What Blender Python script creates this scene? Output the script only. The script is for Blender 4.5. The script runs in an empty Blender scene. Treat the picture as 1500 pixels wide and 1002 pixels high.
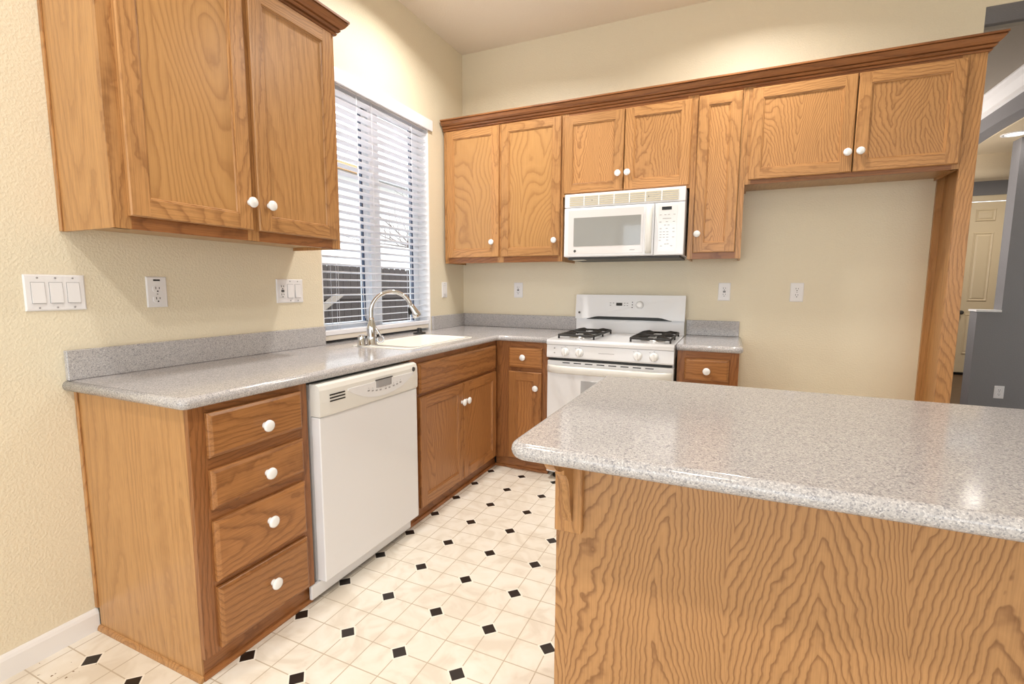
import bpy, bmesh, math, random
from mathutils import Vector, Matrix, Euler
C = bpy.context.scene.collection
PI = math.pi

# ------------------------------------------------------------------ camera
IMG_W, F_PX = 1500.0, 709.37
cam_d = bpy.data.cameras.new('camera')
cam = bpy.data.objects.new('camera', cam_d); C.objects.link(cam)
cam_d.sensor_fit = 'HORIZONTAL'; cam_d.sensor_width = 36.0
cam_d.lens = 36.0 * F_PX / IMG_W
cam_d.clip_start = 0.02; cam_d.clip_end = 200
yaw, pit, roll = -0.423801, 0.113768, 0.004774
fw = Vector((math.sin(yaw)*math.cos(pit), math.cos(yaw)*math.cos(pit), -math.sin(pit)))
r0 = Vector((math.cos(yaw), -math.sin(yaw), 0)); u0 = r0.cross(fw)
rt = r0*math.cos(roll) + u0*math.sin(roll); up = -r0*math.sin(roll) + u0*math.cos(roll)
M = Matrix((rt, up, -fw)).transposed().to_4x4()
M.translation = Vector((2.03104, -3.51932, 1.23580))
cam.matrix_world = M
bpy.context.scene.camera = cam

# ------------------------------------------------------------------ world, exposure, large lights
vs = bpy.context.scene.view_settings
vs.view_transform = 'Standard'; vs.look = 'None'; vs.gamma = 1.0; vs.use_curve_mapping = False
vs.exposure = 0.68
SKY_STRENGTH = 2.2
w = bpy.data.worlds.new('daylight'); bpy.context.scene.world = w; w.use_nodes = True
wn = w.node_tree.nodes; wl = w.node_tree.links
bg = wn['Background']; bg.inputs['Strength'].default_value = SKY_STRENGTH
bg.inputs['Color'].default_value = (0.88, 0.95, 1.0, 1)

def area_light(name, loc, size, energy, color, rot=(0, 0, 0), shape='DISK', sy=None, spread=PI):
    d = bpy.data.lights.new(name, 'AREA'); d.shape = shape; d.size = size
    if sy: d.size_y = sy
    d.energy = energy; d.color = color; d.spread = spread
    o = bpy.data.objects.new(name, d); o.location = loc; o.rotation_euler = rot
    C.objects.link(o); return o

H = 3.043                                   # kitchen ceiling height
WARM = (1.0, 0.96, 0.895)
CANS = [(0.62, -1.05), (2.05, -0.75), (1.75, -3.9), (0.75, -3.0)]
for (cx, cy), ce in zip(CANS, (13, 10, 17, 6)):
    area_light('can_lamp', (cx, cy, H-0.012), 0.13, ce, WARM, spread=2.6)

def portal(name, loc, sx, sy, rot):
    o = area_light(name, loc, sx, 1, (1, 1, 1), rot, 'RECTANGLE', sy); o.data.cycles.is_portal = True
portal('portal_rear', (1.4, -6.66, 1.2), 2.6, 2.4, (PI/2, 0, 0))
portal('portal_rear', (4.4, -6.66, 1.65), 2.0, 1.5, (PI/2, 0, 0))
portal('portal_right', (6.06, -4.8, 1.5), 1.6, 1.2, (0, PI/2, 0))
portal('portal_sink', (-0.15, -1.01, 1.65), 1.45, 1.0, (0, -PI/2, 0))

# ------------------------------------------------------------------ colour + material helpers
def lin(r, g, b):
    f = lambda c: (c/255/12.92) if c/255 <= 0.04045 else ((c/255+0.055)/1.055)**2.4
    return (f(r), f(g), f(b), 1)
def newmat(name):
    m = bpy.data.materials.new(name); m.use_nodes = True
    return m, m.node_tree.nodes, m.node_tree.links, m.node_tree.nodes['Principled BSDF']
def plain(name, col, rough=0.5, metal=0.0, coat=0.0, spec=0.5, bump=None, alpha=None):
    m, n, l, p = newmat(name)
    p.inputs['Base Color'].default_value = col; p.inputs['Roughness'].default_value = rough
    p.inputs['Metallic'].default_value = metal; p.inputs['Coat Weight'].default_value = coat
    p.inputs['Specular IOR Level'].default_value = spec
    if bump:
        sc, st, dist = bump
        tc = n.new('ShaderNodeTexCoord'); ns = n.new('ShaderNodeTexNoise'); b = n.new('ShaderNodeBump')
        ns.inputs['Scale'].default_value = sc; ns.inputs['Detail'].default_value = 3
        b.inputs['Strength'].default_value = st; b.inputs['Distance'].default_value = dist
        l.new(tc.outputs['Object'], ns.inputs['Vector']); l.new(ns.outputs['Fac'], b.inputs['Height'])
        l.new(b.outputs['Normal'], p.inputs['Normal'])
    return m
def ramp(n, stops):
    r = n.new('ShaderNodeValToRGB'); e = r.color_ramp.elements
    e[0].position, e[0].color = stops[0]; e[1].position, e[1].color = stops[-1]
    for pos, c in stops[1:-1]:
        x = e.new(pos); x.color = c
    return r
def math_node(n, op, a=None, b=None):
    m = n.new('ShaderNodeMath'); m.operation = op
    if a is not None: m.inputs[0].default_value = a
    if b is not None: m.inputs[1].default_value = b
    return m

def wood(name, grain, light, dark, rings=30.0, across=5.0, along=0.6, rough=0.32, ring_mix=0.62, seed=0.0, wobble=0.032, slope=0.8, pores=0.6, arch=None):
    """oak: contours of a noise stretched along the grain give the cathedral arches, fine streaks give the pores"""
    m, n, l, p = newmat(name)
    tc = n.new('ShaderNodeTexCoord'); oi = n.new('ShaderNodeObjectInfo')
    off = n.new('ShaderNodeVectorMath'); off.operation = 'SCALE'; off.inputs[0].default_value = (13.7, 7.3, 5.1)
    l.new(oi.outputs['Random'], off.inputs['Scale'])
    add = n.new('ShaderNodeVectorMath'); add.operation = 'ADD'
    l.new(tc.outputs['Object'], add.inputs[0]); l.new(off.outputs[0], add.inputs[1])
    ad2 = n.new('ShaderNodeVectorMath'); ad2.operation = 'ADD'; ad2.inputs[1].default_value = (seed, seed*1.7, seed*0.6)
    l.new(add.outputs[0], ad2.inputs[0])
    ax = 'xyz'.index(grain)
    def mapped(ac, al):
        mp = n.new('ShaderNodeVectorMath'); mp.operation = 'MULTIPLY'
        s = [ac, ac, ac]; s[ax] = al; mp.inputs[1].default_value = s
        l.new(ad2.outputs[0], mp.inputs[0]); return mp
    wob = n.new('ShaderNodeTexNoise'); wob.inputs['Scale'].default_value = 1; wob.inputs['Detail'].default_value = 2
    l.new(mapped(22, 22).outputs[0], wob.inputs['Vector'])
    n1 = n.new('ShaderNodeTexNoise'); n1.inputs['Scale'].default_value = 1.0; n1.inputs['Detail'].default_value = 0.6
    n1.inputs['Roughness'].default_value = 0.35
    l.new(mapped(across, along).outputs[0], n1.inputs['Vector'])
    w0 = math_node(n, 'MULTIPLY', b=wobble); l.new(wob.outputs['Fac'], w0.inputs[0])
    dt = n.new('ShaderNodeVectorMath'); dt.operation = 'DOT_PRODUCT'
    sl = [slope]*3; sl[ax] = 0.02; dt.inputs[1].default_value = sl
    l.new(ad2.outputs[0], dt.inputs[0])
    w1 = math_node(n, 'ADD'); l.new(w0.outputs[0], w1.inputs[0]); l.new(dt.outputs['Value'], w1.inputs[1])
    if arch:                                    # nested arches: distance to the nearest heart line plus a climb along the grain
        period, k_across, k_along, warp = arch
        du = n.new('ShaderNodeVectorMath'); du.operation = 'DOT_PRODUCT'; uv = [1.0/period]*3; uv[ax] = 0; du.inputs[1].default_value = uv
        l.new(ad2.outputs[0], du.inputs[0])
        wn_ = n.new('ShaderNodeTexNoise'); wn_.inputs['Scale'].default_value = 1; wn_.inputs['Detail'].default_value = 1
        l.new(mapped(3.2, 1.5).outputs[0], wn_.inputs['Vector'])
        ws = math_node(n, 'MULTIPLY', b=warp); l.new(wn_.outputs['Fac'], ws.inputs[0])
        ua = math_node(n, 'ADD'); l.new(du.outputs['Value'], ua.inputs[0]); l.new(ws.outputs[0], ua.inputs[1])
        pp = math_node(n, 'PINGPONG', b=0.5); l.new(ua.outputs[0], pp.inputs[0])
        sq = math_node(n, 'POWER', b=1.25); l.new(pp.outputs[0], sq.inputs[0])
        ka = math_node(n, 'MULTIPLY', b=period*k_across*1.2); l.new(sq.outputs[0], ka.inputs[0])
        dg_ = n.new('ShaderNodeVectorMath'); dg_.operation = 'DOT_PRODUCT'; gv = [0, 0, 0]; gv[ax] = k_along; dg_.inputs[1].default_value = gv
        l.new(ad2.outputs[0], dg_.inputs[0])
        kb = math_node(n, 'ADD'); l.new(ka.outputs[0], kb.inputs[0]); l.new(dg_.outputs['Value'], kb.inputs[1])
        kc = math_node(n, 'DIVIDE', b=rings); l.new(kb.outputs[0], kc.inputs[0])
        w2 = math_node(n, 'ADD'); l.new(w0.outputs[0], w2.inputs[0]); l.new(kc.outputs[0], w2.inputs[1]); w1 = w2
        na = math_node(n, 'MULTIPLY', b=0.30); l.new(n1.outputs['Fac'], na.inputs[0]); n1 = na
    sm = math_node(n, 'ADD'); l.new(n1.outputs[0], sm.inputs[0]); l.new(w1.outputs[0], sm.inputs[1])
    mu = math_node(n, 'MULTIPLY', b=rings); l.new(sm.outputs[0], mu.inputs[0])
    fr = math_node(n, 'FRACT'); l.new(mu.outputs[0], fr.inputs[0])
    k = lambda a, b, t: tuple(a[i]*(1-t)+b[i]*t for i in range(3)) + (1,)
    rr = ramp(n, [(0.0, k(light, dark, 0.12)), (0.30, light), (0.62, k(light, dark, 0.16)), (0.80, k(light, dark, 0.75*ring_mix)), (0.90, k(light, dark, ring_mix)), (1.0, k(light, dark, 0.12))])
    l.new(fr.outputs[0], rr.inputs['Fac'])
    po = n.new('ShaderNodeTexNoise'); po.inputs['Scale'].default_value = 1; po.inputs['Detail'].default_value = 2
    l.new(mapped(330, 9).outputs[0], po.inputs['Vector'])
    pr = ramp(n, [(0.34, (0.62, 0.58, 0.54, 1)), (0.56, (1, 1, 1, 1))]); l.new(po.outputs['Fac'], pr.inputs['Fac'])
    ml = n.new('ShaderNodeMix'); ml.data_type = 'RGBA'; ml.blend_type = 'MULTIPLY'; ml.inputs['Factor'].default_value = pores
    l.new(rr.outputs['Color'], ml.inputs['A']); l.new(pr.outputs['Color'], ml.inputs['B'])
    hs = n.new('ShaderNodeHueSaturation')
    vv = math_node(n, 'MULTIPLY_ADD', b=0.16); vv.inputs[2].default_value = 0.92
    l.new(oi.outputs['Random'], vv.inputs[0]); l.new(vv.outputs[0], hs.inputs['Value'])
    l.new(ml.outputs['Result'], hs.inputs['Color']); l.new(hs.outputs['Color'], p.inputs['Base Color'])
    p.inputs['Roughness'].default_value = rough
    b = n.new('ShaderNodeBump'); b.inputs['Strength'].default_value = 0.12; b.inputs['Distance'].default_value = 0.001
    l.new(po.outputs['Fac'], b.inputs['Height']); l.new(b.outputs['Normal'], p.inputs['Normal'])
    return m

OAK_L, OAK_D = lin(194, 143, 90), lin(138, 90, 50)
WV = wood('oak_vertical', 'z', OAK_L, OAK_D)
WX = wood('oak_along_back_wall', 'x', OAK_L, OAK_D)
WY = wood('oak_along_side_wall', 'y', OAK_L, OAK_D)
WFLAT = wood('oak_veneer_soft', 'z', lin(194, 145, 92), lin(156, 108, 63), rings=20, across=4.5, along=0.45, ring_mix=0.5, wobble=0.03, slope=0.5, pores=0.5)
WCALM = wood('oak_veneer_calm', 'z', lin(197, 148, 92), lin(156, 107, 60), rings=13, across=4.0, along=0.9, ring_mix=0.6, wobble=0.03, pores=0.22, arch=(0.5, 28, -5, 1.2))
WFLAME = wood('oak_veneer_flame', 'z', OAK_L, OAK_D, rings=30, across=6.0, along=1.3, ring_mix=0.75, wobble=0.045, pores=0.4, arch=(0.30, 60, -13, 0.9))
WBOLD = wood('oak_veneer_bold', 'z', lin(189, 141, 92), lin(132, 88, 51), rings=40, across=6, along=1.2, ring_mix=0.85, seed=2.2, wobble=0.035, pores=0.35, arch=(0.34, 70, 11, 0.9))
WSHADE = wood('oak_base_shaded_vertical', 'z', lin(178, 122, 71), lin(124, 76, 41))  # same oak, darkened: the shade on the base cabinets painted into the colour
WSHADEX = wood('oak_base_shaded_x', 'x', lin(178, 122, 71), lin(124, 76, 41), rings=24)
WSHADEY = wood('oak_base_shaded_y', 'y', lin(178, 122, 71), lin(124, 76, 41), rings=24)
WSHADEP = wood('oak_base_shaded_veneer', 'z', lin(180, 124, 73), lin(126, 78, 42), rings=24, across=5.0, along=1.0, wobble=0.03, pores=0.4, arch=(0.36, 50, -9, 0.8))
WCROWN = wood('oak_crown_shaded_x', 'x', lin(160, 105, 62), lin(112, 68, 38), rings=12)  # oak darkened so the shadow on the crown sits in its colour
WCROWNY = wood('oak_crown_shaded_y', 'y', lin(160, 105, 62), lin(112, 68, 38), rings=12)
FR_L, FR_D = lin(164, 108, 63), lin(114, 69, 38)
WRED = wood('oak_frame_dark', 'z', FR_L, FR_D)
WREDX = wood('oak_frame_dark_x', 'x', FR_L, FR_D)
WREDY = wood('oak_frame_dark_y', 'y', FR_L, FR_D)
WUNDER = wood('oak_underside', 'y', lin(190, 150, 100), lin(160, 118, 72), ring_mix=0.4)

def paint(name, col, rough=0.55):
    m, n, l, p = newmat(name)
    p.inputs['Base Color'].default_value = col; p.inputs['Roughness'].default_value = rough
    tc = n.new('ShaderNodeTexCoord'); ns = n.new('ShaderNodeTexNoise'); b = n.new('ShaderNodeBump')
    ns.inputs['Scale'].default_value = 120; ns.inputs['Detail'].default_value = 1.5
    r = ramp(n, [(0.42, (0, 0, 0, 1)), (0.62, (1, 1, 1, 1))])
    l.new(tc.outputs['Object'], ns.inputs['Vector']); l.new(ns.outputs['Fac'], r.inputs['Fac'])
    b.inputs['Strength'].default_value = 0.3; b.inputs['Distance'].default_value = 0.002
    l.new(r.outputs['Color'], b.inputs['Height']); l.new(b.outputs['Normal'], p.inputs['Normal'])
    return m
CREAM = paint('cream_wall_paint', lin(232, 221, 197), 0.42)
CEIL = paint('ceiling_paint', lin(240, 230, 216), 0.7)
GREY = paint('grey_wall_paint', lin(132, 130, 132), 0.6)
TAUPE = paint('hall_ceiling_dimmed', lin(150, 140, 128), 0.7)  # ceiling colour greyed to carry the dim light of the unlit rooms
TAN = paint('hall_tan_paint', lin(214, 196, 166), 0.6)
TRIMW = plain('white_trim_paint', lin(240, 238, 238), 0.35)
DOORP = plain('hall_door_paint', lin(226, 208, 176), 0.4)
WHITE = plain('appliance_white', lin(236, 236, 239), 0.22, coat=0.3)
BISQUE = plain('appliance_bisque', lin(232, 230, 225), 0.3)
KNOBW = plain('white_ceramic', lin(246, 246, 246), 0.12, coat=0.5)
PLATE = plain('white_plate_plastic', lin(238, 236, 238), 0.3)
BLACK = plain('black_plastic', lin(18, 18, 18), 0.4)
IRON = plain('black_cast_iron', lin(26, 22, 20), 0.55, bump=(300, 0.3, 0.001))
DARKG = plain('dark_grey', lin(70, 68, 66), 0.5)
MIDG = plain('mid_grey_print', lin(165, 163, 165), 0.5)
CHROME = plain('chrome', (0.66, 0.67, 0.69, 1), 0.05, metal=1)
STEEL = plain('brushed_steel', (0.62, 0.62, 0.62, 1), 0.3, metal=1)
SINKW = plain('sink_white', lin(250, 246, 238), 0.15, coat=0.3)
GLASSG = plain('oven_window_grey', lin(172, 172, 176), 0.08, coat=0.6)
GLASSM = plain('microwave_window_grey', lin(150, 150, 148), 0.10, coat=0.8)
BLIND = plain('blind_white', lin(240, 240, 246), 0.4)
GASKET = plain('gasket_blue_grey', lin(62, 78, 104), 0.5)
VINYLW = plain('window_vinyl_white', lin(236, 240, 246), 0.35)
LAMP_G = plain('lamp_lens', lin(245, 240, 225), 0.2)
FENCE = plain('weathered_fence', lin(70, 61, 58), 0.85, bump=(40, 0.5, 0.01))
FENCEB = plain('fence_brace_wood', lin(150, 138, 128), 0.85)
SIDING = plain('house_siding', lin(228, 226, 222), 0.8)
FASCIA = plain('house_fascia', lin(190, 150, 108), 0.7)
GUTTER = plain('house_gutter', lin(170, 168, 168), 0.6)
BARK = plain('bark', lin(140, 128, 124), 0.9)
DIRT = plain('yard_ground', lin(104, 98, 88), 0.95)
HALLF = wood('hall_floor_wood', 'x', lin(110, 82, 58), lin(70, 50, 34), rough=0.4)
def emis(name, col, st):
    m, n, l, p = newmat(name)
    p.inputs['Base Color'].default_value = col; p.inputs['Emission Color'].default_value = col
    p.inputs['Emission Strength'].default_value = st; return m
LENS = emis('lit_lens', (1.0, 0.92, 0.8, 1), 1.6)
def glassmat():
    m, n, l, p = newmat('window_glass')
    p.inputs['Base Color'].default_value = (1, 1, 1, 1); p.inputs['Roughness'].default_value = 0.0
    p.inputs['IOR'].default_value = 1.05; p.inputs['Transmission Weight'].default_value = 1.0
    return m
GLASS = glassmat()

def counter_mat():
    m, n, l, p = newmat('speckled_grey_solid_surface')
    tc = n.new('ShaderNodeTexCoord')
    v = n.new('ShaderNodeTexVoronoi'); v.inputs['Scale'].default_value = 430
    l.new(tc.outputs['Object'], v.inputs['Vector'])
    sp = n.new('ShaderNodeSeparateColor'); l.new(v.outputs['Color'], sp.inputs['Color'])
    r = ramp(n, [(0.0, lin(140, 139, 145)), (0.10, lin(162, 160, 163)), (0.30, lin(178, 174, 175)), (0.62, lin(188, 184, 184)), (0.86, lin(198, 194, 193)), (1.0, lin(214, 211, 210))])
    l.new(sp.outputs['Red'], r.inputs['Fac'])
    v2 = n.new('ShaderNodeTexVoronoi'); v2.inputs['Scale'].default_value = 250
    l.new(tc.outputs['Object'], v2.inputs['Vector'])
    s2 = n.new('ShaderNodeSeparateColor'); l.new(v2.outputs['Color'], s2.inputs['Color'])
    r2 = ramp(n, [(0.06, (0.45, 0.45, 0.48, 1)), (0.10, (1, 1, 1, 1))]); l.new(s2.outputs['Green'], r2.inputs['Fac'])
    mx = n.new('ShaderNodeMix'); mx.data_type = 'RGBA'; mx.blend_type = 'MULTIPLY'; mx.inputs['Factor'].default_value = 0.45
    l.new(r.outputs['Color'], mx.inputs['A']); l.new(r2.outputs['Color'], mx.inputs['B'])
    l.new(mx.outputs['Result'], p.inputs['Base Color'])
    p.inputs['Roughness'].default_value = 0.12
    return m
STONE = counter_mat()

GX, GY, GS = 0.611, -0.710, 0.2262
def vinyl():
    m, n, l, p = newmat('vinyl_tile_with_black_diamonds')
    tc = n.new('ShaderNodeTexCoord'); se = n.new('ShaderNodeSeparateXYZ'); l.new(tc.outputs['Object'], se.inputs[0])
    def cell(out, o, s):
        a = math_node(n, 'SUBTRACT', b=o); l.new(out, a.inputs[0])
        d = math_node(n, 'DIVIDE', b=s); l.new(a.outputs[0], d.inputs[0])
        r = math_node(n, 'ROUND'); l.new(d.outputs[0], r.inputs[0])
        q = math_node(n, 'SUBTRACT'); l.new(d.outputs[0], q.inputs[0]); l.new(r.outputs[0], q.inputs[1])
        ab = math_node(n, 'ABSOLUTE'); l.new(q.outputs[0], ab.inputs[0])
        f = math_node(n, 'MULTIPLY', b=s); l.new(ab.outputs[0], f.inputs[0]); return f
    dx, dy = cell(se.outputs['X'], GX, GS), cell(se.outputs['Y'], GY, GS)
    s = math_node(n, 'ADD'); l.new(dx.outputs[0], s.inputs[0]); l.new(dy.outputs[0], s.inputs[1])
    dia = math_node(n, 'LESS_THAN', b=0.0300); l.new(s.outputs[0], dia.inputs[0])
    halo = math_node(n, 'LESS_THAN', b=0.0375); l.new(s.outputs[0], halo.inputs[0])
    hx, hy = cell(se.outputs['X'], GX, GS/2), cell(se.outputs['Y'], GY, GS/2)
    mn = math_node(n, 'MINIMUM'); l.new(hx.outputs[0], mn.inputs[0]); l.new(hy.outputs[0], mn.inputs[1])
    gr = math_node(n, 'LESS_THAN', b=0.0019); l.new(mn.outputs[0], gr.inputs[0])
    ns = n.new('ShaderNodeTexNoise'); ns.inputs['Scale'].default_value = 7; ns.inputs['Detail'].default_value = 6; ns.inputs['Distortion'].default_value = 1.6
    l.new(tc.outputs['Object'], ns.inputs['Vector'])
    base = ramp(n, [(0.36, lin(224, 214, 199)), (0.50, lin(235, 227, 214)), (0.7, lin(240, 234, 224))]); l.new(ns.outputs['Fac'], base.inputs['Fac'])
    def mix(f, a, col):
        mx = n.new('ShaderNodeMix'); mx.data_type = 'RGBA'
        l.new(f, mx.inputs['Factor']); l.new(a, mx.inputs['A']); mx.inputs['B'].default_value = col; return mx.outputs['Result']
    c = mix(gr.outputs[0], base.outputs['Color'], lin(194, 179, 158))
    c = mix(halo.outputs[0], c, lin(244, 238, 226))
    c = mix(dia.outputs[0], c, lin(34, 27, 24))
    # crumbs of dirt near the baseboard by the cabinet's end
    nd = n.new('ShaderNodeTexNoise'); nd.inputs['Scale'].default_value = 70; nd.inputs['Detail'].default_value = 1
    l.new(tc.outputs['Object'], nd.inputs['Vector'])
    ds = n.new('ShaderNodeVectorMath'); ds.operation = 'DISTANCE'; ds.inputs[1].default_value = (0.16, -2.84, 0)
    l.new(tc.outputs['Object'], ds.inputs[0])
    fall = n.new('ShaderNodeMapRange'); fall.inputs['From Min'].default_value = 0.0; fall.inputs['From Max'].default_value = 0.22
    fall.inputs['To Min'].default_value = 0.64; fall.inputs['To Max'].default_value = 0.86; l.new(ds.outputs['Value'], fall.inputs['Value'])
    cr = math_node(n, 'GREATER_THAN'); l.new(nd.outputs['Fac'], cr.inputs[0]); l.new(fall.outputs[0], cr.inputs[1])
    c = mix(cr.outputs[0], c, lin(120, 92, 55))
    l.new(c, p.inputs['Base Color']); p.inputs['Roughness'].default_value = 0.38
    return m
VINYL = vinyl()

# ------------------------------------------------------------------ mesh helpers
class MB:
    """collects shapes; every point goes through self.f (frame) so one builder serves both walls"""
    def __init__(s, f=None):
        s.bm = bmesh.new(); s.f = f or (lambda u, d, z: (u, d, z)); s.mi = 0
    def v(s, *p): return s.bm.verts.new(s.f(*p))
    def face(s, vs, smooth=False):
        try:
            fc = s.bm.faces.new(vs); fc.material_index = s.mi; fc.smooth = smooth; return fc
        except ValueError: return None
    def box(s, a0, a1, b0, b1, c0, c1, bev=0.0, seg=1):
        tb = bmesh.new(); bmesh.ops.create_cube(tb, size=1)
        for q in tb.verts:
            q.co = Vector(((a0+a1)/2+q.co.x*(a1-a0), (b0+b1)/2+q.co.y*(b1-b0), (c0+c1)/2+q.co.z*(c1-c0)))
        if bev: bmesh.ops.bevel(tb, geom=tb.edges[:], offset=bev, segments=seg, affect='EDGES', profile=0.5)
        s.merge(tb, smooth=False); return s
    def merge(s, tb, smooth=None):
        mp = {}
        for q in tb.verts: mp[q] = s.bm.verts.new(s.f(*q.co))
        for fc in tb.faces:
            nf = s.face([mp[q] for q in fc.verts], fc.smooth if smooth is None else smooth)
        tb.free()
    def prism(s, pts, axis, a, b, smooth=False):
        """pts 2-D profile, extruded along axis (0,1,2) from a to b; profile fills the other two axes in order"""
        def mk(p, t):
            q = [p[0], p[1]]; q.insert(axis, t); return q
        A = [s.v(*mk(p, a)) for p in pts]; B = [s.v(*mk(p, b)) for p in pts]; N = len(pts)
        s.face(A); s.face(B[::-1])
        for i in range(N): s.face([A[i], A[(i+1) % N], B[(i+1) % N], B[i]], smooth)
        return s
    def loft(s, loops, smooth=True, caps=True):
        R = [[s.v(*p) for p in lp] for lp in loops]; N = len(R[0])
        for a, b in zip(R, R[1:]):
            for i in range(N): s.face([a[i], a[(i+1) % N], b[(i+1) % N], b[i]], smooth)
        if caps: s.face(R[0]); s.face(R[-1][::-1])
        return s
    def lathe(s, o, ax, prof, n=20, smooth=True):
        """prof = (radius, distance along ax from o)"""
        ax = Vector(ax).normalized(); t = Vector((0, 0, 1)) if abs(ax.z) < 0.9 else Vector((1, 0, 0))
        e1 = ax.cross(t).normalized(); e2 = ax.cross(e1); o = Vector(o); loops = []
        for r, h in prof:
            r = max(r, 1e-5)
            loops.append([tuple(o + ax*h + e1*(r*math.cos(2*PI*i/n)) + e2*(r*math.sin(2*PI*i/n))) for i in range(n)])
        return s.loft(loops, smooth)
    def tube(s, path, rad, n=12, smooth=True):
        path = [Vector(p) for p in path]; loops = []; prev = None
        for i, p in enumerate(path):
            t = (path[min(i+1, len(path)-1)] - path[max(i-1, 0)]).normalized()
            if prev is None:
                h = Vector((0, 0, 1)) if abs(t.z) < 0.9 else Vector((1, 0, 0)); e1 = t.cross(h).normalized()
            else: e1 = (prev - t*prev.dot(t)).normalized()
            prev = e1; e2 = t.cross(e1); r = rad[i] if isinstance(rad, (list, tuple)) else rad
            loops.append([tuple(p + e1*(r*math.cos(2*PI*k/n)) + e2*(r*math.sin(2*PI*k/n))) for k in range(n)])
        return s.loft(loops, smooth)
    def build(s, name, mats, parent=None, loc=None):
        bmesh.ops.recalc_face_normals(s.bm, faces=s.bm.faces[:])
        org = Vector(loc) if loc is not None else (wloc(parent) if parent else Vector((0, 0, 0)))
        bmesh.ops.translate(s.bm, vec=-org, verts=s.bm.verts[:])
        me = bpy.data.meshes.new(name); s.bm.to_mesh(me); s.bm.free()
        for m in (mats if isinstance(mats, (list, tuple)) else [mats]): me.materials.append(m)
        o = bpy.data.objects.new(name, me); C.objects.link(o)
        if parent:
            o.parent = parent; o.location = org - wloc(parent)
        else: o.location = org
        return o
def pieces(mb, name, mats, parent):
    """every loose piece of the builder becomes an object of its own"""
    bm = mb.bm; bm.verts.ensure_lookup_table(); seen = set(); out = []
    for v in list(bm.verts):
        if v in seen: continue
        st = [v]; comp = set([v])
        while st:
            a = st.pop()
            for e in a.link_edges:
                b = e.other_vert(a)
                if b not in comp: comp.add(b); st.append(b)
        seen |= comp
        p = MB(); mp = {a: p.bm.verts.new(a.co) for a in comp}
        for f in {f for a in comp for f in a.link_faces}:
            nf = p.bm.faces.new([mp[a] for a in f.verts]); nf.smooth = f.smooth; nf.material_index = f.material_index
        out.append(p.build(name, mats, parent))
    bm.free(); return out
def wloc(o):
    v = Vector(o.location)
    while o.parent: o = o.parent; v += o.location
    return v
GROUPS = {'wall_cabinet': 'oak wall cabinets', 'base_cabinet': 'oak base cabinets', 'drawer_base_cabinet': 'oak base cabinets', 'sink_base_cabinet': 'oak base cabinets', 'power_outlet': 'wall outlets', 'light_switch': 'light switches', 'countertop': 'grey countertops', 'crown_molding': 'oak crown moldings'}
def thing(name, label, cat, loc, group=None):
    group = group or GROUPS.get(name)
    o = bpy.data.objects.new(name, None); C.objects.link(o); o.location = loc; o.empty_display_size = 0.1
    o['label'] = label; o['category'] = cat
    if group: o['group'] = group
    return o
def tag(o, label, cat, group=None):
    group = group or GROUPS.get(o.name.split('.')[0].replace('island_', ''))
    o['label'] = label; o['category'] = cat
    if group: o['group'] = group
    return o
def struct(name, mb, mats, loc=None):
    o = mb.build(name, mats, loc=loc); o['kind'] = 'structure'; return o
# frames: (u along the run, d outward from the wall, z)
LEFT = lambda u, d, z: (d, u, z)          # left wall x = 0
BACK = lambda u, d, z: (u, -d, z)         # back wall y = 0

# ------------------------------------------------------------------ the setting
WY0, WY1, WZ0, WZ1 = -1.53, -0.488, 0.876, 2.395       # window opening in the left wall
def wall_with_hole():
    m = MB()
    m.box(-0.16, 0, -6.6, WY0, 0, H); m.box(-0.16, 0, WY1, 0.16, 0, H)
    m.box(-0.16, 0, WY0, WY1, 0, WZ0); m.box(-0.16, 0, WY0, WY1, WZ1, H); return m
struct('wall_left', wall_with_hole(), CREAM)
OPX, OPZ = 3.176, 2.712                                # opening to the hall in the back wall
m = MB(); m.box(0, OPX, 0, 0.16, 0, H); m.box(OPX, 6.0, 0, 0.16, OPZ, H); struct('wall_back', m, CREAM)
m = MB(); m.box(-0.16, 6.0, -6.6, 0.16, -0.06, 0); struct('floor', m, VINYL)
m = MB(); m.box(-0.16, 6.12, -6.72, 0.16, H, H+0.08); struct('ceiling', m, CEIL)
m = MB(); Y = -6.6
m.box(-0.16, 0.10, Y-0.12, Y, 0, H); m.box(2.7, 3.4, Y-0.12, Y, 0, H); m.box(5.4, 6.0, Y-0.12, Y, 0, H); m.box(0.10, 2.7, Y-0.12, Y, 2.4, H); m.box(3.4, 5.4, Y-0.12, Y, 2.4, H); m.box(3.4, 5.4, Y-0.12, Y, 0, 0.9)
struct('wall_rear', m, CREAM)
m = MB(); X = 6.0
m.box(X, X+0.12, -6.72, -5.4, 0, H); m.box(X, X+0.12, -4.2, 0.16, 0, H); m.box(X, X+0.12, -5.4, -4.2, 2.3, H); m.box(X, X+0.12, -5.4, -4.2, 0, 0.7)
struct('wall_right', m, CREAM)
# hall and dining beyond the opening
m = MB(); m.box(2.6, 7.2, 0.16, 6.4, -0.06, 0); struct('floor_hall', m, HALLF)
m = MB(); m.box(OPX, 6.0, 0.161, 0.26, 2.712, 2.80); m.mi = 1; m.box(OPX, 6.0, 0.261, 0.42, 2.695, 2.80); struct('trim_1', m, [GREY, TAUPE])
m = MB(); m.box(OPX+0.0005, 6.0, 0.0008, 0.16, OPZ-0.004, OPZ-0.0005); struct('trim_2', m, GREY)
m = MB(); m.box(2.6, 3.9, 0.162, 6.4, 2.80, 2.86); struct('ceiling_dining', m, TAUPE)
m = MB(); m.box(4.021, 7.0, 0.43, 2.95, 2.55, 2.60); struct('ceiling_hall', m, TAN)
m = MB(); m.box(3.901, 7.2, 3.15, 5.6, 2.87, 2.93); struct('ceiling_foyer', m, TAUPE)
m = MB(); m.box(2.46, 2.599, 0.1612, 5.459, 0, 2.799); struct('wall_dining_left', m, GREY)
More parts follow.
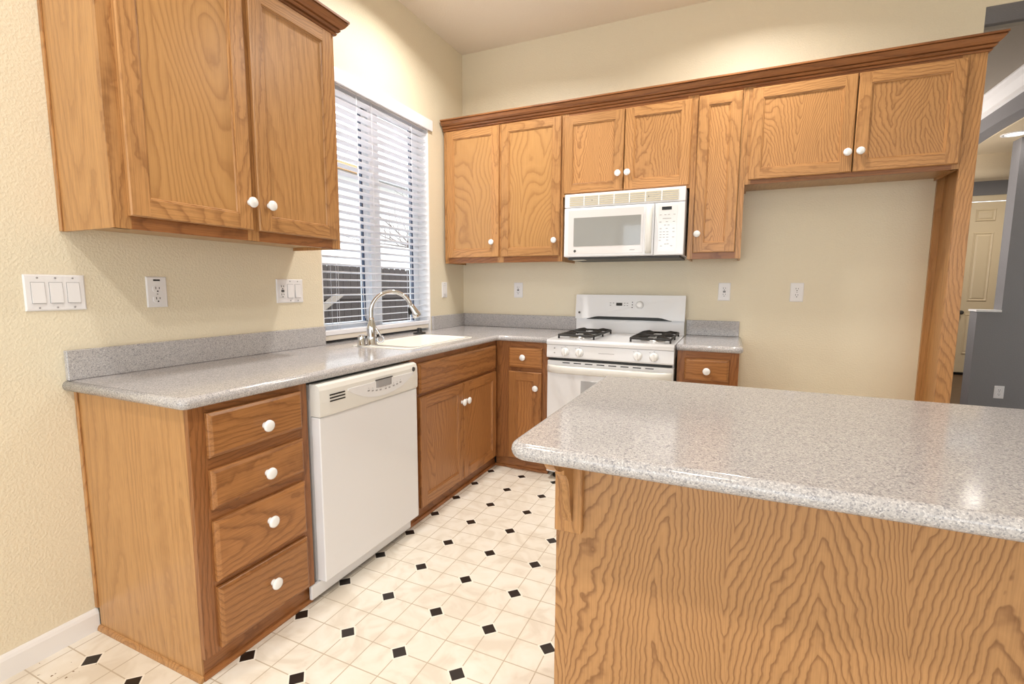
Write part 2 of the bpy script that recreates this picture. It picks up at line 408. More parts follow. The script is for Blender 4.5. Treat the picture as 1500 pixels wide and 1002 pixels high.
m = MB(); m.box(2.46, 3.0, 5.46, 5.6, 0, 2.8); struct('wall_dining_far', m, GREY)
def arch_header():
    m = MB(); pts = [(0.43, 2.86)]
    for i in range(13):
        t = i/12; y = 0.43 + t*3.0; pts.append((y, 2.485 + 0.075*math.sin(PI*t)))
    pts.append((3.43, 2.86))
    m.prism(pts, 0, 3.90, 4.02); return m
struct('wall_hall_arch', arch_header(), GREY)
m = MB()
if 1:
    prof = [(3.899, 2.80), (3.81, 2.80), (3.81, 2.788), (3.825, 2.78), (3.838, 2.755), (3.866, 2.724), (3.878, 2.705), (3.878, 2.676), (3.899, 2.670)]
    A = [m.v(x, 0.43, z) for x, z in prof]; B = [m.v(x, 3.43, z) for x, z in prof]
    m.face(A); m.face(B[::-1])
    for i in range(len(prof)): m.face([A[i], A[(i+1) % len(prof)], B[(i+1) % len(prof)], B[i]])
struct('trim_3', m, TRIMW)
m = MB(); m.box(4.095, 7.0, 2.30, 2.45, 0, 1.028); m.box(4.262, 7.0, 2.30, 2.45, 1.028, 2.549); struct('wall_hall_partition', m, GREY)
m = MB(); m.box(4.085, 4.262, 2.29, 2.46, 1.028, 1.046); struct('trim_4', m, TRIMW)
def bulkhead():
    m = MB(); pts = [(3.149, 2.86), (2.90, 2.86), (2.90, 2.42)]
    for i in range(1, 9):
        a = PI + (PI/2)*i/8; pts.append((2.985+0.085*math.cos(a), 2.42+0.085*math.sin(a)))
    pts += [(3.149, 2.335)]
    m.prism(pts, 0, 4.021, 6.99); return m
struct('wall_hall_bulkhead', bulkhead(), TAN)
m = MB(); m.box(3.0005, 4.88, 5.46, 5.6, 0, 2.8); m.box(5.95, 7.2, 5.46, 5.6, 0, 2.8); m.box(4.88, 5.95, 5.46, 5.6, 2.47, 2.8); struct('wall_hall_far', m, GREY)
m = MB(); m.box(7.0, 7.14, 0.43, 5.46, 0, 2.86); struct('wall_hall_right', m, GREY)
m = MB(); m.box(4.78, 6.05, 5.43, 5.459, 2.44, 2.52, 0.006); m.box(4.78, 4.88, 5.43, 5.459, 0, 2.44, 0.006); m.box(5.95, 6.05, 5.43, 5.459, 0, 2.44, 0.006); struct('trim_5', m, DOORP)
def hall_door():
    m = MB(); x0, x1, y = 4.885, 5.845, 5.47
    m.box(x0, x1+0.1, y, y+0.04, 0.035, 2.438)
    d = m.build('door_1', DOORP, loc=(x0, y, 0)); d['kind'] = 'structure'
    for (pz0, pz1) in ((0.30, 0.88), (1.06, 2.02), (2.17, 2.34)):
        for (px0, px1) in ((x0+0.20, x0+0.42), (x0+0.60, x0+0.82)):
            q = MB(); a, b = px0, px1
            q.loft([[(a, y-0.0005, pz0), (b, y-0.0005, pz0), (b, y-0.0005, pz1), (a, y-0.0005, pz1)],
                    [(a+0.012, y-0.012, pz0+0.012), (b-0.012, y-0.012, pz0+0.012), (b-0.012, y-0.012, pz1-0.012), (a+0.012, y-0.012, pz1-0.012)],
                    [(a+0.03, y-0.003, pz0+0.03), (b-0.03, y-0.003, pz0+0.03), (b-0.03, y-0.003, pz1-0.03), (a+0.03, y-0.003, pz1-0.03)],
                    [(a+0.05, y-0.012, pz0+0.05), (b-0.05, y-0.012, pz0+0.05), (b-0.05, y-0.012, pz1-0.05), (a+0.05, y-0.012, pz1-0.05)]], smooth=False)
            q.build('door_panel', DOORP, d)
    q = MB(); q.lathe((x0+0.14, y, 0.90), (0, -1, 0), [(0.03, 0), (0.03, 0.01), (0.012, 0.015), (0.012, 0.035), (0.028, 0.045), (0.03, 0.06), (0.015, 0.072)], 16); q.build('door_knob', DARKG, d)
    q = MB(); q.box(x0, x1+0.1, y-0.03, y+0.06, 0, 0.034); s = q.build('threshold', BLACK, d)
hall_door()
m = MB(); prof = [(0.0005, 0.0), (0.0125, 0.0), (0.0125, 0.062), (0.009, 0.072), (0.005, 0.079), (0.0005, 0.080)]
A = [m.v(x, -6.6, z) for x, z in prof]; B = [m.v(x, -2.6508, z) for x, z in prof]
m.face(A); m.face(B[::-1])
for i in range(len(prof)): m.face([A[i], A[(i+1) % len(prof)], B[(i+1) % len(prof)], B[i]])
struct('baseboard_left', m, TRIMW)

# window: vinyl slider set deep in the opening
CT_Z = 0.914
def window():
    m = MB(); x0, x1 = -0.145, -0.095; z0, z1 = 0.93, WZ1-0.002; y0, y1 = WY0+0.002, WY1-0.002
    fr = 0.055
    m.box(x0, x1, y0, y1, z0, z0+fr); m.box(x0, x1, y0, y1, z1-fr, z1); m.box(x0, x1, y0, y0+fr, z0, z1); m.box(x0, x1, y1-fr, y1, z0, z1)
    m.box(x0, x1+0.012, -1.03, -0.935, z0+0.01, z1-0.01)
    m.box(x0, x1-0.01, y0+fr, y0+fr+0.035, z0+fr, z1-fr); m.box(x0, x1-0.01, -1.065, -1.03, z0+fr, z1-fr)
    m.box(x0, x1-0.01, y0+fr, -1.03, z0+fr, z0+fr+0.03); m.box(x0, x1-0.01, y0+fr, -1.03, z1-fr-0.03, z1-fr)
    o = m.build('window_1', VINYLW); o['kind'] = 'structure'
    g = MB(); g.box(-0.122, -0.118, y0+fr+0.034, -1.064, z0+fr+0.029, z1-fr-0.029); g.build('pane', GLASS, o)
    g = MB(); g.box(-0.132, -0.128, -0.936, y1-fr+0.001, z0+fr-0.001, z1-fr+0.001); g.build('pane', GLASS, o)
    for (ga, gb) in ((-1.078, -1.0655), (y1-fr-0.013, y1-fr-0.0005), (y0+fr+0.0355, y0+fr+0.046), (-0.9345, -0.926)):
        q = MB(); q.box(-0.126, -0.106, ga, gb, z0+fr+0.001, z1-fr-0.001); q.build('gasket', GASKET, o)
    k = MB(); k.box(x1, x1+0.02, WY0+0.004, WY0+0.05, 1.25, 1.275); k.build('latch', DARKG, o)
    for ya, yb in ((WY0+0.0008, WY0+0.008), (WY1-0.008, WY1-0.0008)):
        q = MB(); q.box(-0.094, -0.0005, ya, yb, CT_Z+0.001, WZ1-0.001); q.build('jamb', TRIMW, o)
    q = MB(); q.box(-0.094, -0.080, WY0+0.009, WY1-0.009, CT_Z+0.0006, 0.929); q.build('sill_gap_shade', BLACK, o)  # black strip standing in for the shadow in the gap below the blind
window()

# ------------------------------------------------------------------ outside
m = MB(); m.box(-40, -0.17, -20, 40, -0.25, -0.15); struct('ground', m, DIRT)
def fence():
    t = thing('fence', 'weathered dark wooden fence with dog-eared pickets outside the window', 'fence', (-3.0, 2.5, -0.15))
    X = -3.0; m = MB(); rng = random.Random(3)
    y = 0.2
    while y < 6.2:
        w_ = 0.14; z = 1.555 + rng.uniform(-0.012, 0.012) - 0.012*y
        m.prism([(y, -0.15), (y+w_, -0.15), (y+w_, z-0.035), (y+w_-0.035, z), (y+0.035, z), (y, z-0.035)], 0, X-0.018, X)
        y += w_ + 0.006
    m.build('pickets', FENCE, t)
    for z in (0.25, 1.05):
        q = MB(); q.box(X+0.001, X+0.04, 0.2, 6.2, z, z+0.09); q.build('rail', FENCE, t)
    for y in (0.15, 2.50, 4.9, 6.25):
        q = MB(); q.box(X-0.12, X-0.019, y-0.05, y+0.05, -0.15, 1.67); q.build('post', FENCE, t)
    q = MB(); q.prism([(0.85, 0.72), (0.98, 0.70), (1.72, 1.10), (1.60, 1.13)], 0, X+0.041, X+0.08); q.build('brace', FENCEB, t)
fence()
def house():
    t = thing('house', 'pale neighbouring house with brown eave behind the fence', 'house', (-9.1, 9.0, -0.15))
    q = MB(); q.box(-15, -9.1, 4.4, 13.6, -0.15, 4.62); q.build('wall', SIDING, t)
    q = MB(); q.box(-8.72, -8.6, 3.57, 9.07, 4.66, 4.88); q.build('fascia', FASCIA, t)
    q = MB(); q.box(-8.72, -8.58, 9.075, 14.2, 4.64, 4.89); q.build('gutter', GUTTER, t)
    q = MB(); q.prism([(-8.725, 4.63), (-8.725, 4.86), (-15.5, 6.3), (-15.5, 4.63)], 1, 3.57, 14.2); q.build('roof', GUTTER, t)
house()
def tree():
    m = MB(); rng = random.Random(11)
    def branch(p, d, L, r, depth):
        pts = [p]; rad = [r]; q = p.copy(); dd = d.copy(); N = 6
        for i in range(N):
            dd = (dd + Vector((rng.uniform(-1, 1), rng.uniform(-1, 1), rng.uniform(-0.6, 0.9)))*0.16).normalized()
            q = q + dd*(L/N); pts.append(q.copy()); rad.append(r*(1-0.75*(i+1)/N))
        m.tube(pts, rad, 6)
        if depth:
            for i in (range(1, N+1) if depth > 1 else (2, 3, 4, 5, 6)):
                for _ in range(1):
                    nd = (dd + Vector((rng.uniform(-1, 1), rng.uniform(-1, 1), rng.uniform(-0.7, 0.9)))*0.85).normalized()
                    branch(pts[i], nd, L*rng.uniform(0.35, 0.6), rad[i]*0.6, depth-1)
    base = Vector((-4.2, 5.6, -0.15))
    branch(base, Vector((0, 0, 1)), 2.6, 0.09, 0)
    top = base + Vector((0, 0, 2.0))
    for a in (-2.6, -2.0, -1.4, -0.8, -0.2, 0.4, 1.5, 3.0):
        branch(top + Vector((0, 0, rng.uniform(-0.4, 0.4))), Vector((math.cos(a), math.sin(a), rng.uniform(0.1, 0.9))).normalized(), rng.uniform(1.5, 2.4), 0.022, 2)
    return tag(m.build('bare_tree', BARK, loc=base), 'leafless tree with thin branches seen above the fence', 'tree')
tree()

# ------------------------------------------------------------------ cabinets
KNOB_PROF = [(0.011, 0), (0.009, 0.004), (0.0075, 0.009), (0.0085, 0.012), (0.017, 0.015), (0.0205, 0.0195), (0.0192, 0.0245), (0.013, 0.028), (0.0, 0.029)]
AX = {id(LEFT): (0, 1, 0), id(BACK): (0, 1, 0)}
def knob(fr, u, d, z, parent):
    m = MB(fr); m.lathe((u, d, z), (0, 1, 0), KNOB_PROF, 20); return m.build('knob', KNOBW, parent)
def hmat(fr): return WY if fr is LEFT else WX
def hred(fr): return WREDY if fr is LEFT else WREDX
def rect(u0, u1, d, z0, z1, i=0.0): return [(u0+i, d, z0+i), (u1-i, d, z0+i), (u1-i, d, z1-i), (u0+i, d, z1-i)]
def door(fr, parent, u0, u1, z0, z1, d0, kpos=None, pmat=None, st=0.056, name='door', base=False):
    m = MB(fr); T = 0.019
    L = [rect(u0, u1, d0+0.0006, z0, z1), rect(u0, u1, d0+T-0.004, z0, z1), rect(u0, u1, d0+T, z0, z1, 0.004)]
    R = [[m.v(*p) for p in lp] for lp in L]
    for a, b in zip(R, R[1:]):
        for i in range(4):
            m.mi = 1 if i in (0, 2) else 0; m.face([a[i], a[(i+1) % 4], b[(i+1) % 4], b[i]])
    a0, a1, b0, b1 = u0+st, u1-st, z0+st, z1-st; e = 0.004
    def quad(p, mi): m.mi = mi; m.face([m.v(*q) for q in p])
    f = d0+T
    quad([(u0+e, f, z0+e), (a0, f, z0+e), (a0, f, z1-e), (u0+e, f, z1-e)], 0)
    quad([(a1, f, z0+e), (u1-e, f, z0+e), (u1-e, f, z1-e), (a1, f, z1-e)], 0)
    quad([(a0, f, z0+e), (a1, f, z0+e), (a1, f, b0), (a0, f, b0)], 1)
    quad([(a0, f, b1), (a1, f, b1), (a1, f, z1-e), (a0, f, z1-e)], 1)
    L = [rect(a0, a1, f, b0, b1), rect(a0, a1, f-0.004, b0, b1, 0.0015), rect(a0, a1, f-0.0045, b0, b1, 0.006), rect(a0, a1, d0+0.008, b0, b1, 0.010)]
    R = [[m.v(*p) for p in lp] for lp in L]
    for a, b in zip(R, R[1:]):
        for i in range(4):
            m.mi = 1 if i in (0, 2) else 0; m.face([a[i], a[(i+1) % 4], b[(i+1) % 4], b[i]])
    m.mi = 0; m.face([m.v(*p) for p in rect(u0, u1, d0+0.0006, z0, z1)])
    o = m.build(name, [WSHADE, WSHADEY if fr is LEFT else WSHADEX] if base else [WV, hmat(fr)], parent)
    q = MB(fr); q.box(a0+0.0092, a1-0.0092, d0+0.002, d0+0.0095, b0+0.0092, b1-0.0092); q.build('panel', WSHADEP if base else (pmat or WFLAME), o)
    if kpos: knob(fr, kpos[0], d0+T, kpos[1], o)
    return o
def drawer(fr, parent, u0, u1, z0, z1, d0, kpos=None, mat=None):
    m = MB(fr)
    m.loft([rect(u0, u1, d0+0.0006, z0, z1), rect(u0, u1, d0+0.011, z0, z1), rect(u0, u1, d0+0.0135, z0, z1, 0.002), rect(u0, u1, d0+0.0188, z0, z1, 0.010), rect(u0, u1, d0+0.0195, z0, z1, 0.012)], smooth=False)
    o = m.build('drawer', WSHADEY if fr is LEFT else WSHADEX, parent)
    if kpos: knob(fr, kpos[0], d0+0.0195, kpos[1], o)
    return o
def toe_trim(fr, parent, u0, u1, d, endu=None):
    m = MB(fr); m.box(u0, u1, d-0.02, d, 0.0005, 0.083); m.build('toe_kick', hred(fr), parent)
    m = MB(fr)
    A = [(d+0.0003, 0.0005), (d+0.012, 0.0005), (d+0.0112, 0.008), (d+0.007, 0.015), (d+0.0003, 0.018)]
    a = [m.v(u0, p, z) for p, z in A]; b = [m.v(u1, p, z) for p, z in A]
    m.face(a); m.face(b[::-1])
    for i in range(5): m.face([a[i], a[(i+1) % 5], b[(i+1) % 5], b[i]])
    m.build('shoe_molding', hred(fr), parent)
def face_frame(fr, parent, u0, u1, d, z0, z1, stiles, rails, th=0.019, sm=None):
    """stiles: list of (u0,u1); rails: list of (z0,z1) spanning the cabinet"""
    m = MB(fr)
    for a, b in stiles: m.mi = 0; m.box(a, b, d-th, d, z0, z1)
    m.mi = 1
    for a, b in rails: m.box(u0+0.002, u1-0.002, d-th-0.0005, d-0.0005, a, b)
    return m.build('face_frame', [sm or WRED, hred(fr)], parent)

CT = 0.914; CTH = 0.036; ZB = CT-CTH            # counter top, thickness, underside
FD = 0.600                                      # face-frame plane of the base run on the left wall
FB = 0.607                                      # same on the back wall
# --- four-drawer cabinet at the near end of the left run
def drawer_base():
    y0, y1 = -2.650, -2.2155
    t = thing('drawer_base_cabinet', 'oak base cabinet with four stacked drawers at the near end of the left counter', 'cabinet', (0.3, (y0+y1)/2, 0))
    m = MB(LEFT); m.box(y0+0.006, y1, 0.022, FD-0.0195, 0.077, ZB-0.001); m.build('body', WFLAT, t)
    m = MB(LEFT)                                # finished end panel, cut round the baseboard, running to the floor
    m.prism([(0.014, 0.0825), (0.014, ZB-0.001), (FD-0.0195, ZB-0.001), (FD-0.0195, 0.0005), (0.018, 0.0005), (0.018, 0.0825)], 0, y0, y0+0.0055)
    m.build('end_panel', WFLAT, t)
    m = MB(LEFT); m.box(y0-0.006, y0-0.0002, 0.0006, 0.016, 0.083, ZB-0.001, 0.001); m.build('scribe_molding', WV, t)
    m = MB(); d = y0-0.0004
    A = [(d, 0.0005), (d-0.011, 0.0005), (d-0.010, 0.008), (d-0.006, 0.015), (d, 0.018)]
    a = [m.v(0.0135, y, z) for y, z in A]; b = [m.v(FD-0.012, y, z) for y, z in A]
    m.face(a); m.face(b[::-1])
    for i in range(5): m.face([a[i], a[(i+1) % 5], b[(i+1) % 5], b[i]])
    m.build('shoe_molding', WV, t)
    face_frame(LEFT, t, y0, y1, FD, 0.077, ZB-0.001, [(y0, y0+0.05), (y1-0.036, y1)], [(0.077, 0.095), (0.28, 0.32), (0.50, 0.55), (0.665, 0.715), (0.845, ZB-0.001)])
    toe_trim(LEFT, t, y0+0.001, y1, FD-0.022)
    D0, D1 = -2.602, -2.251
    for z0, z1, kz in ((0.713, 0.853, 0.768), (0.548, 0.674, 0.602), (0.313, 0.510, 0.430), (0.090, 0.292, 0.203)):
        drawer(LEFT, t, D0, D1, z0, z1, FD, (-2.412, kz))
drawer_base()

# --- sink cabinet
def sink_base():
    y0, y1 = -1.578, -0.609
    t = thing('sink_base_cabinet', 'oak sink base cabinet with double doors and false drawer front under the window', 'cabinet', (0.3, (y0+y1)/2, 0))
    m = MB(LEFT); m.box(y0, -0.0215-0.60, 0.03, FD-0.0195, 0.077, 0.68); m.build('body', WFLAT, t)
    face_frame(LEFT, t, y0, y1, FD, 0.077, ZB-0.001, [(y0, y0+0.062), (-1.10, -1.05), (-0.66, y1)], [(0.077, 0.10), (0.655, 0.70), (0.845, ZB-0.001)])
    m = MB(LEFT); m.box(y0+0.004, y1, 0.03, 0.036, 0.68, ZB-0.001); m.box(y0, y0+0.004, 0.03, FD-0.02, 0.68, ZB-0.001); m.build('back_panel', WFLAT, t)
    toe_trim(LEFT, t, y0, -0.586, FD-0.022)
    drawer(LEFT, t, -1.517, -0.640, 0.690, 0.848, FD).name = 'false_drawer_front'
    door(LEFT, t, -1.517, -1.080, 0.084, 0.672, FD, (-1.101, 0.561), base=True)
    door(LEFT, t, -1.074, -0.640, 0.084, 0.672, FD, (-1.045, 0.561), base=True)
sink_base()

# --- corner cabinet on the back wall, left of the range
def corner_base():
    x0, x1 = 0.6205, 0.976
    t = thing('base_cabinet', 'narrow oak base cabinet with one drawer and door between the sink corner and the range', 'cabinet', ((x0+x1)/2, -0.3, 0))
    m = MB(BACK); m.box(x0, x1, 0.003, FB-0.0195, 0.077, ZB-0.001); m.build('body', WFLAT, t)
    face_frame(BACK, t, x0-0.0175, x1, FB, 0.077, ZB-0.001, [(x0-0.018, 0.712), (0.924, x1)], [(0.077, 0.095), (0.665, 0.715), (0.835, ZB-0.001)])
    toe_trim(BACK, t, 0.5915, x1, FB-0.022)
    drawer(BACK, t, 0.700, 0.936, 0.706, 0.839, FB, (0.808, 0.776))
    door(BACK, t, 0.700, 0.936, 0.086, 0.680, FB, (0.899, 0.578), base=True)
corner_base()
def right_base():
    x0, x1 = 1.764, 2.086
    t = thing('base_cabinet', 'small oak base cabinet with one drawer right of the range', 'cabinet', ((x0+x1)/2, -0.3, 0))
    m = MB(BACK); m.box(x0, x1, 0.003, FB-0.0195, 0.0, ZB-0.001); m.build('body', WFLAT, t)
    face_frame(BACK, t, x0, x1, FB, 0.077, ZB-0.001, [(x0, x0+0.045), (x1-0.048, x1)], [(0.077, 0.095), (0.665, 0.73), (0.832, ZB-0.001)])
    drawer(BACK, t, 1.804, 2.038, 0.712, 0.838, FB, (1.924, 0.770))
    door(BACK, t, 1.804, 2.038, 0.086, 0.680, FB, (1.84, 0.578), base=True)
right_base()

# ------------------------------------------------------------------ counters
def arc(cx, cy, r, a0, a1, n=6): return [(cx+r*math.cos(a0+(a1-a0)*i/n), cy+r*math.sin(a0+(a1-a0)*i/n)) for i in range(n+1)]
def slab(poly, soft, name, parent, r=0.017):
    """poly counter-clockwise; soft[i] tells whether the edge i->i+1 has the rounded bullnose"""
    m = MB(); N = len(poly)
    P = [Vector((p[0], p[1])) for p in poly]
    def offset(dist):                           # inset only along soft edges
        out = []
        for i in range(N):
            a, b, c_ = P[i-1], P[i], P[(i+1) % N]
            e1 = (b-a).normalized(); e2 = (c_-b).normalized()
            n1 = Vector((-e1.y, e1.x)); n2 = Vector((-e2.y, e2.x))
            d1 = dist if soft[i-1] else 0; d2 = dist if soft[i] else 0
            det = e1.x*e2.y - e1.y*e2.x
            if abs(det) < 1e-3: out.append(b + n1*max(d1, d2) if d1 and d2 else b + n1*d1 + n2*(d2 if not d1 else 0)); continue
            p1 = b + n1*d1; p2 = b + n2*d2
            t_ = ((p2.x-p1.x)*e2.y - (p2.y-p1.y)*e2.x)/det
            out.append(p1 + e1*t_)
        return out
    loops = []; K = 8
    for i in range(K+1):
        a = -PI/2 + PI*i/K
        ins = r*(1-math.cos(a)); z = CT - CTH/2 + (CTH/2)*math.sin(a)
        loops.append([(p.x, p.y, z) for p in offset(ins)])
    m.loft(loops, smooth=True)
    return m.build(name, STONE, parent)
def countertop_main():
    t = thing('countertop', 'speckled grey L-shaped countertop with backsplash along window wall and corner', 'countertop', (0.3, -1.3, ZB))
    yE = -2.685; xF = 0.632; yF = -0.637; xR = 0.984; rc = 0.028
    poly = [(0.001, yE)]; soft = [True]
    ac = arc(xF-rc, yE+rc, rc, -PI/2, 0); poly += ac; soft += [True]*len(ac)
    poly += [(xF, yF-0.012)]; soft += [True]
    poly += [(xF+0.004, yF-0.004), (xF+0.012, yF)]; soft += [True, True]
    poly += [(xR, yF)]; soft += [False]
    poly += [(xR, -0.001)]; soft += [False]
    poly += [(0.001, -0.001)]; soft += [False]
    # run the slab into the window opening up to the frame
    poly += [(0.001, WY1-0.002), (-0.090, WY1-0.002), (-0.090, WY0+0.002), (0.001, WY0+0.002)]; soft += [False]*4
    o = slab(poly, soft, 'slab', t)
    boolean_cut_local(o, [(0.178, 0.537, -1.440, -0.835, 0.7, 1.0)])
    for p in o.data.polygons:
        if abs(p.normal.z) > 0.999: p.use_smooth = False
    bs = MB(); bs.box(0.001, 0.020, yE+0.012, WY0-0.006, CT+0.0003, CT+0.102, 0.002); bs.build('backsplash', STONE, t)
    bs = MB(); bs.box(0.001, 0.020, WY1+0.006, -0.0205, CT+0.0003, CT+0.102, 0.002); bs.build('backsplash', STONE, t)
    bs = MB(); bs.box(0.001, xR, -0.020, -0.001, CT+0.0003, CT+0.102, 0.002); bs.build('backsplash', STONE, t)
def boolean_cut_local(o, boxes):
    L = wloc(o)
    for (a0, a1, b0, b1, c0, c1) in boxes:
        t = MB(); t.box(a0, a1, b0, b1, c0, c1); c = t.build('cutter', [STONE])
        md = o.modifiers.new('b', 'BOOLEAN'); md.operation = 'DIFFERENCE'; md.object = c; md.solver = 'EXACT'
        bpy.context.view_layer.update(); dg = bpy.context.evaluated_depsgraph_get()
        me = bpy.data.meshes.new_from_object(o.evaluated_get(dg)); old = o.data
        o.modifiers.clear(); o.data = me; me.name = old.name
        bpy.data.meshes.remove(old); cm = c.data; bpy.data.objects.remove(c); bpy.data.meshes.remove(cm)
countertop_main()
def countertop_right():
    t = thing('countertop', 'short piece of speckled grey countertop with backsplash right of the range', 'countertop', (1.93, -0.3, ZB))
    x0, x1, yF, rc = 1.760, 2.105, -0.637, 0.025
    ac = arc(x1-rc, yF+rc, rc, -PI/2, 0)
    poly = [(x0, yF)] + ac + [(x1, -0.001), (x0, -0.001)]
    soft = [True] + [True]*len(ac) + [False, False]
    slab(poly, soft, 'slab', t)
    bs = MB(); bs.box(x0, 2.087, -0.020, -0.001, CT+0.0003, CT+0.102, 0.002); bs.build('backsplash', STONE, t)
countertop_right()
def island():
    x0, x1, y0, y1, rc = 1.618, 3.35, -2.640, -1.772, 0.045
    poly = arc(x0+rc, y0+rc, rc, PI, 1.5*PI) + arc(x1-rc, y0+rc, rc, 1.5*PI, 2*PI) + arc(x1-0.02, y1-0.02, 0.02, 0, PI/2) + arc(x0+0.02, y1-0.02, 0.02, PI/2, PI)
    m = slab(poly, [True]*len(poly), 'island_countertop', None)
    tag(m, 'large speckled grey island countertop with rounded edge in the foreground', 'countertop')
    YP = -2.420; X0 = 1.660; X1 = 3.30
    t = thing('island_cabinet', 'oak island cabinet with boldly grained back panel facing the viewer', 'cabinet', (2.48, -2.1, 0))
    q = MB(); q.box(X0+0.001, X1, YP+0.0065, -1.81, 0.0005, ZB-0.001); q.build('body', WFLAT, t)
    q = MB(); q.box(X0, X1, YP, YP+0.006, 0.0005, ZB-0.001); q.build('back_panel', WBOLD, t)
    # corbel: back plate and ogee bracket under the overhang
    q = MB(); q.box(X0+0.001, X0+0.069, YP-0.019, YP-0.0003, 0.640, ZB-0.001, 0.002); c = q.build('corbel_plate', WV, t)
    def pr(d, z): return (YP-0.0195-d, z)
    pts = [pr(d_, z_) for d_, z_ in ((0, ZB-0.002), (0.147, ZB-0.002), (0.145, 0.866), (0.137, 0.854), (0.124, 0.843), (0.107, 0.834), (0.087, 0.827), (0.070, 0.824), (0.068, 0.812),
        (0.060, 0.808), (0.050, 0.801), (0.040, 0.790), (0.031, 0.774), (0.025, 0.755), (0.021, 0.730), (0.016, 0.705), (0.009, 0.682), (0.003, 0.672), (0, 0.670))]
    q = MB(); A = [q.v(X0+0.024, y, z) for y, z in pts]; B = [q.v(X0+0.046, y, z) for y, z in pts]
    q.face(A); q.face(B[::-1])
    for i in range(len(pts)): q.face([A[i], A[(i+1) % len(pts)], B[(i+1) % len(pts)], B[i]])
    q.build('corbel_bracket', WV, c)
island()

# ------------------------------------------------------------------ wall cabinets
UD = 0.300
def wall_cab(fr, name, label, u0, u1, z0, z1, doors, fd=UD, stile=0.03, rail_b=0.042, mids=(), pm=None):
    loc = fr((u0+u1)/2, fd/2, z0)
    t = thing(name, label, 'cabinet', loc)
    m = MB(fr); m.box(u0+0.0125, u1-0.0125, 0.001, fd-0.0195, z0+0.014, z1-0.0005); m.build('body', WUNDER, t)
    for a, b in ((u0, u0+0.012), (u1-0.012, u1)):
        m = MB(fr); m.box(a, b, 0.001, fd-0.0195, z0, z1-0.0005); m.build('side_panel', WFLAT, t)
    st = [(u0, u0+stile), (u1-stile, u1)] + [tuple(x) for x in mids]
    face_frame(fr, t, u0, u1, fd, z0, z1-0.0005, st, [(z0, z0+rail_b), (z1-0.05, z1-0.0005)], sm=WV)
    for i, (a, b, c, d, k) in enumerate(doors): door(fr, t, a, b, c, d, fd, k, pmat=pm[i] if pm else None)
    return t
ZU0, ZU1 = 1.410, 2.400
t = wall_cab(LEFT, 'wall_cabinet', 'large oak wall cabinet with two doors on the left wall near the viewer', -2.645, -1.700, ZU0, ZU1,
    [(-2.603, -2.176, 1.450, 2.372, (-2.190, 1.553)), (-2.150, -1.728, 1.450, 2.372, (-2.103, 1.553))], stile=0.05, mids=[(-2.19, -2.14)], pm=[WCALM, WFLAT])
m = MB(LEFT); m.box(-2.651, -2.6453, 0.0006, 0.016, ZU0, ZU1-0.001, 0.001); m.build('scribe_molding', WV, t)
wall_cab(BACK, 'wall_cabinet', 'tall oak wall cabinet with two doors in the corner right of the window', 0.015, 0.9535, ZU0, ZU1,
    [(0.042, 0.476, 1.450, 2.368, (0.425, 1.556)), (0.496, 0.938, 1.450, 2.368, (0.902, 1.554))], mids=[(0.46, 0.51)], pm=[WCALM, WCALM])
wall_cab(BACK, 'wall_cabinet', 'short oak wall cabinet with two doors above the microwave', 0.9545, 1.7635, 1.8395, ZU1,
    [(0.962, 1.358, 1.857, 2.355, (1.327, 1.960)), (1.364, 1.758, 1.857, 2.355, (1.387, 1.960))], rail_b=0.03)
wall_cab(BACK, 'wall_cabinet', 'narrow oak wall cabinet with a single door right of the microwave', 1.7645, 2.0655, ZU0, ZU1,
    [(1.797, 2.032, 1.448, 2.362, (1.819, 1.559))])
wall_cab(BACK, 'wall_cabinet', 'short oak wall cabinet with two doors over the empty refrigerator space', 2.0665, 3.0395, 1.834, ZU1,
    [(2.084, 2.582, 1.858, 2.362, (2.556, 1.959)), (2.588, 3.030, 1.858, 2.362, (2.614, 1.960))], rail_b=0.03)
t = thing('refrigerator_panel', 'tall oak end panel right of the empty refrigerator space', 'panel', (3.07, -0.15, 0))
m = MB(BACK); m.box(3.072, 3.105, 0.001, UD-0.0195, 0.0005, ZU1-0.001); m.box(3.0402, 3.0718, 0.001, 0.02, 0.0005, ZU1-0.001); m.build('side_panel', WFLAT, t)
m = MB(BACK); m.box(3.0402, 3.105, UD-0.019, UD, 0.0005, ZU1-0.001, 0.001); m.build('stile', WV, t)

def crown(fr, name, label, u0, u1, fd, ret0, ret1):
    """crown moulding along the top of a run, mitred returns to the wall where ret is set"""
    prof = [(0.0, 2.378), (0.008, 2.378), (0.013, 2.386), (0.006, 2.390), (0.017, 2.393), (0.025, 2.402), (0.017, 2.406), (0.028, 2.409), (0.038, 2.418), (0.046, 2.430), (0.050, 2.434), (0.043, 2.438), (0.053, 2.440), (0.053, 2.449), (0.0, 2.449)]
    m = MB(fr); rows = []
    for p, z in prof:
        e = p + 0.0008
        path = []
        if ret0: path.append((u0-e, 0.0008, z)); path.append((u0-e, fd+e, z))
        else: path.append((u0, fd+e, z))
        if ret1: path.append((u1+e, fd+e, z)); path.append((u1+e, 0.0008, z))
        else: path.append((u1, fd+e, z))
        rows.append([m.v(*q) for q in path])
    for a, b in zip(rows, rows[1:] + rows[:1]):
        for i in range(len(a)-1): m.face([a[i], a[i+1], b[i+1], b[i]])
    m.face([r[0] for r in rows]); m.face([r[-1] for r in rows][::-1])
    o = m.build(name, WCROWNY if fr is LEFT else WCROWN, loc=fr((u0+u1)/2, fd, 2.378))
    return tag(o, label, 'molding')
crown(LEFT, 'crown_molding', 'oak crown molding on top of the left wall cabinet', -2.645, -1.700, UD, True, True)
crown(BACK, 'crown_molding', 'long oak crown molding on top of the cabinets along the back wall', 0.013, 3.105, UD, False, True)

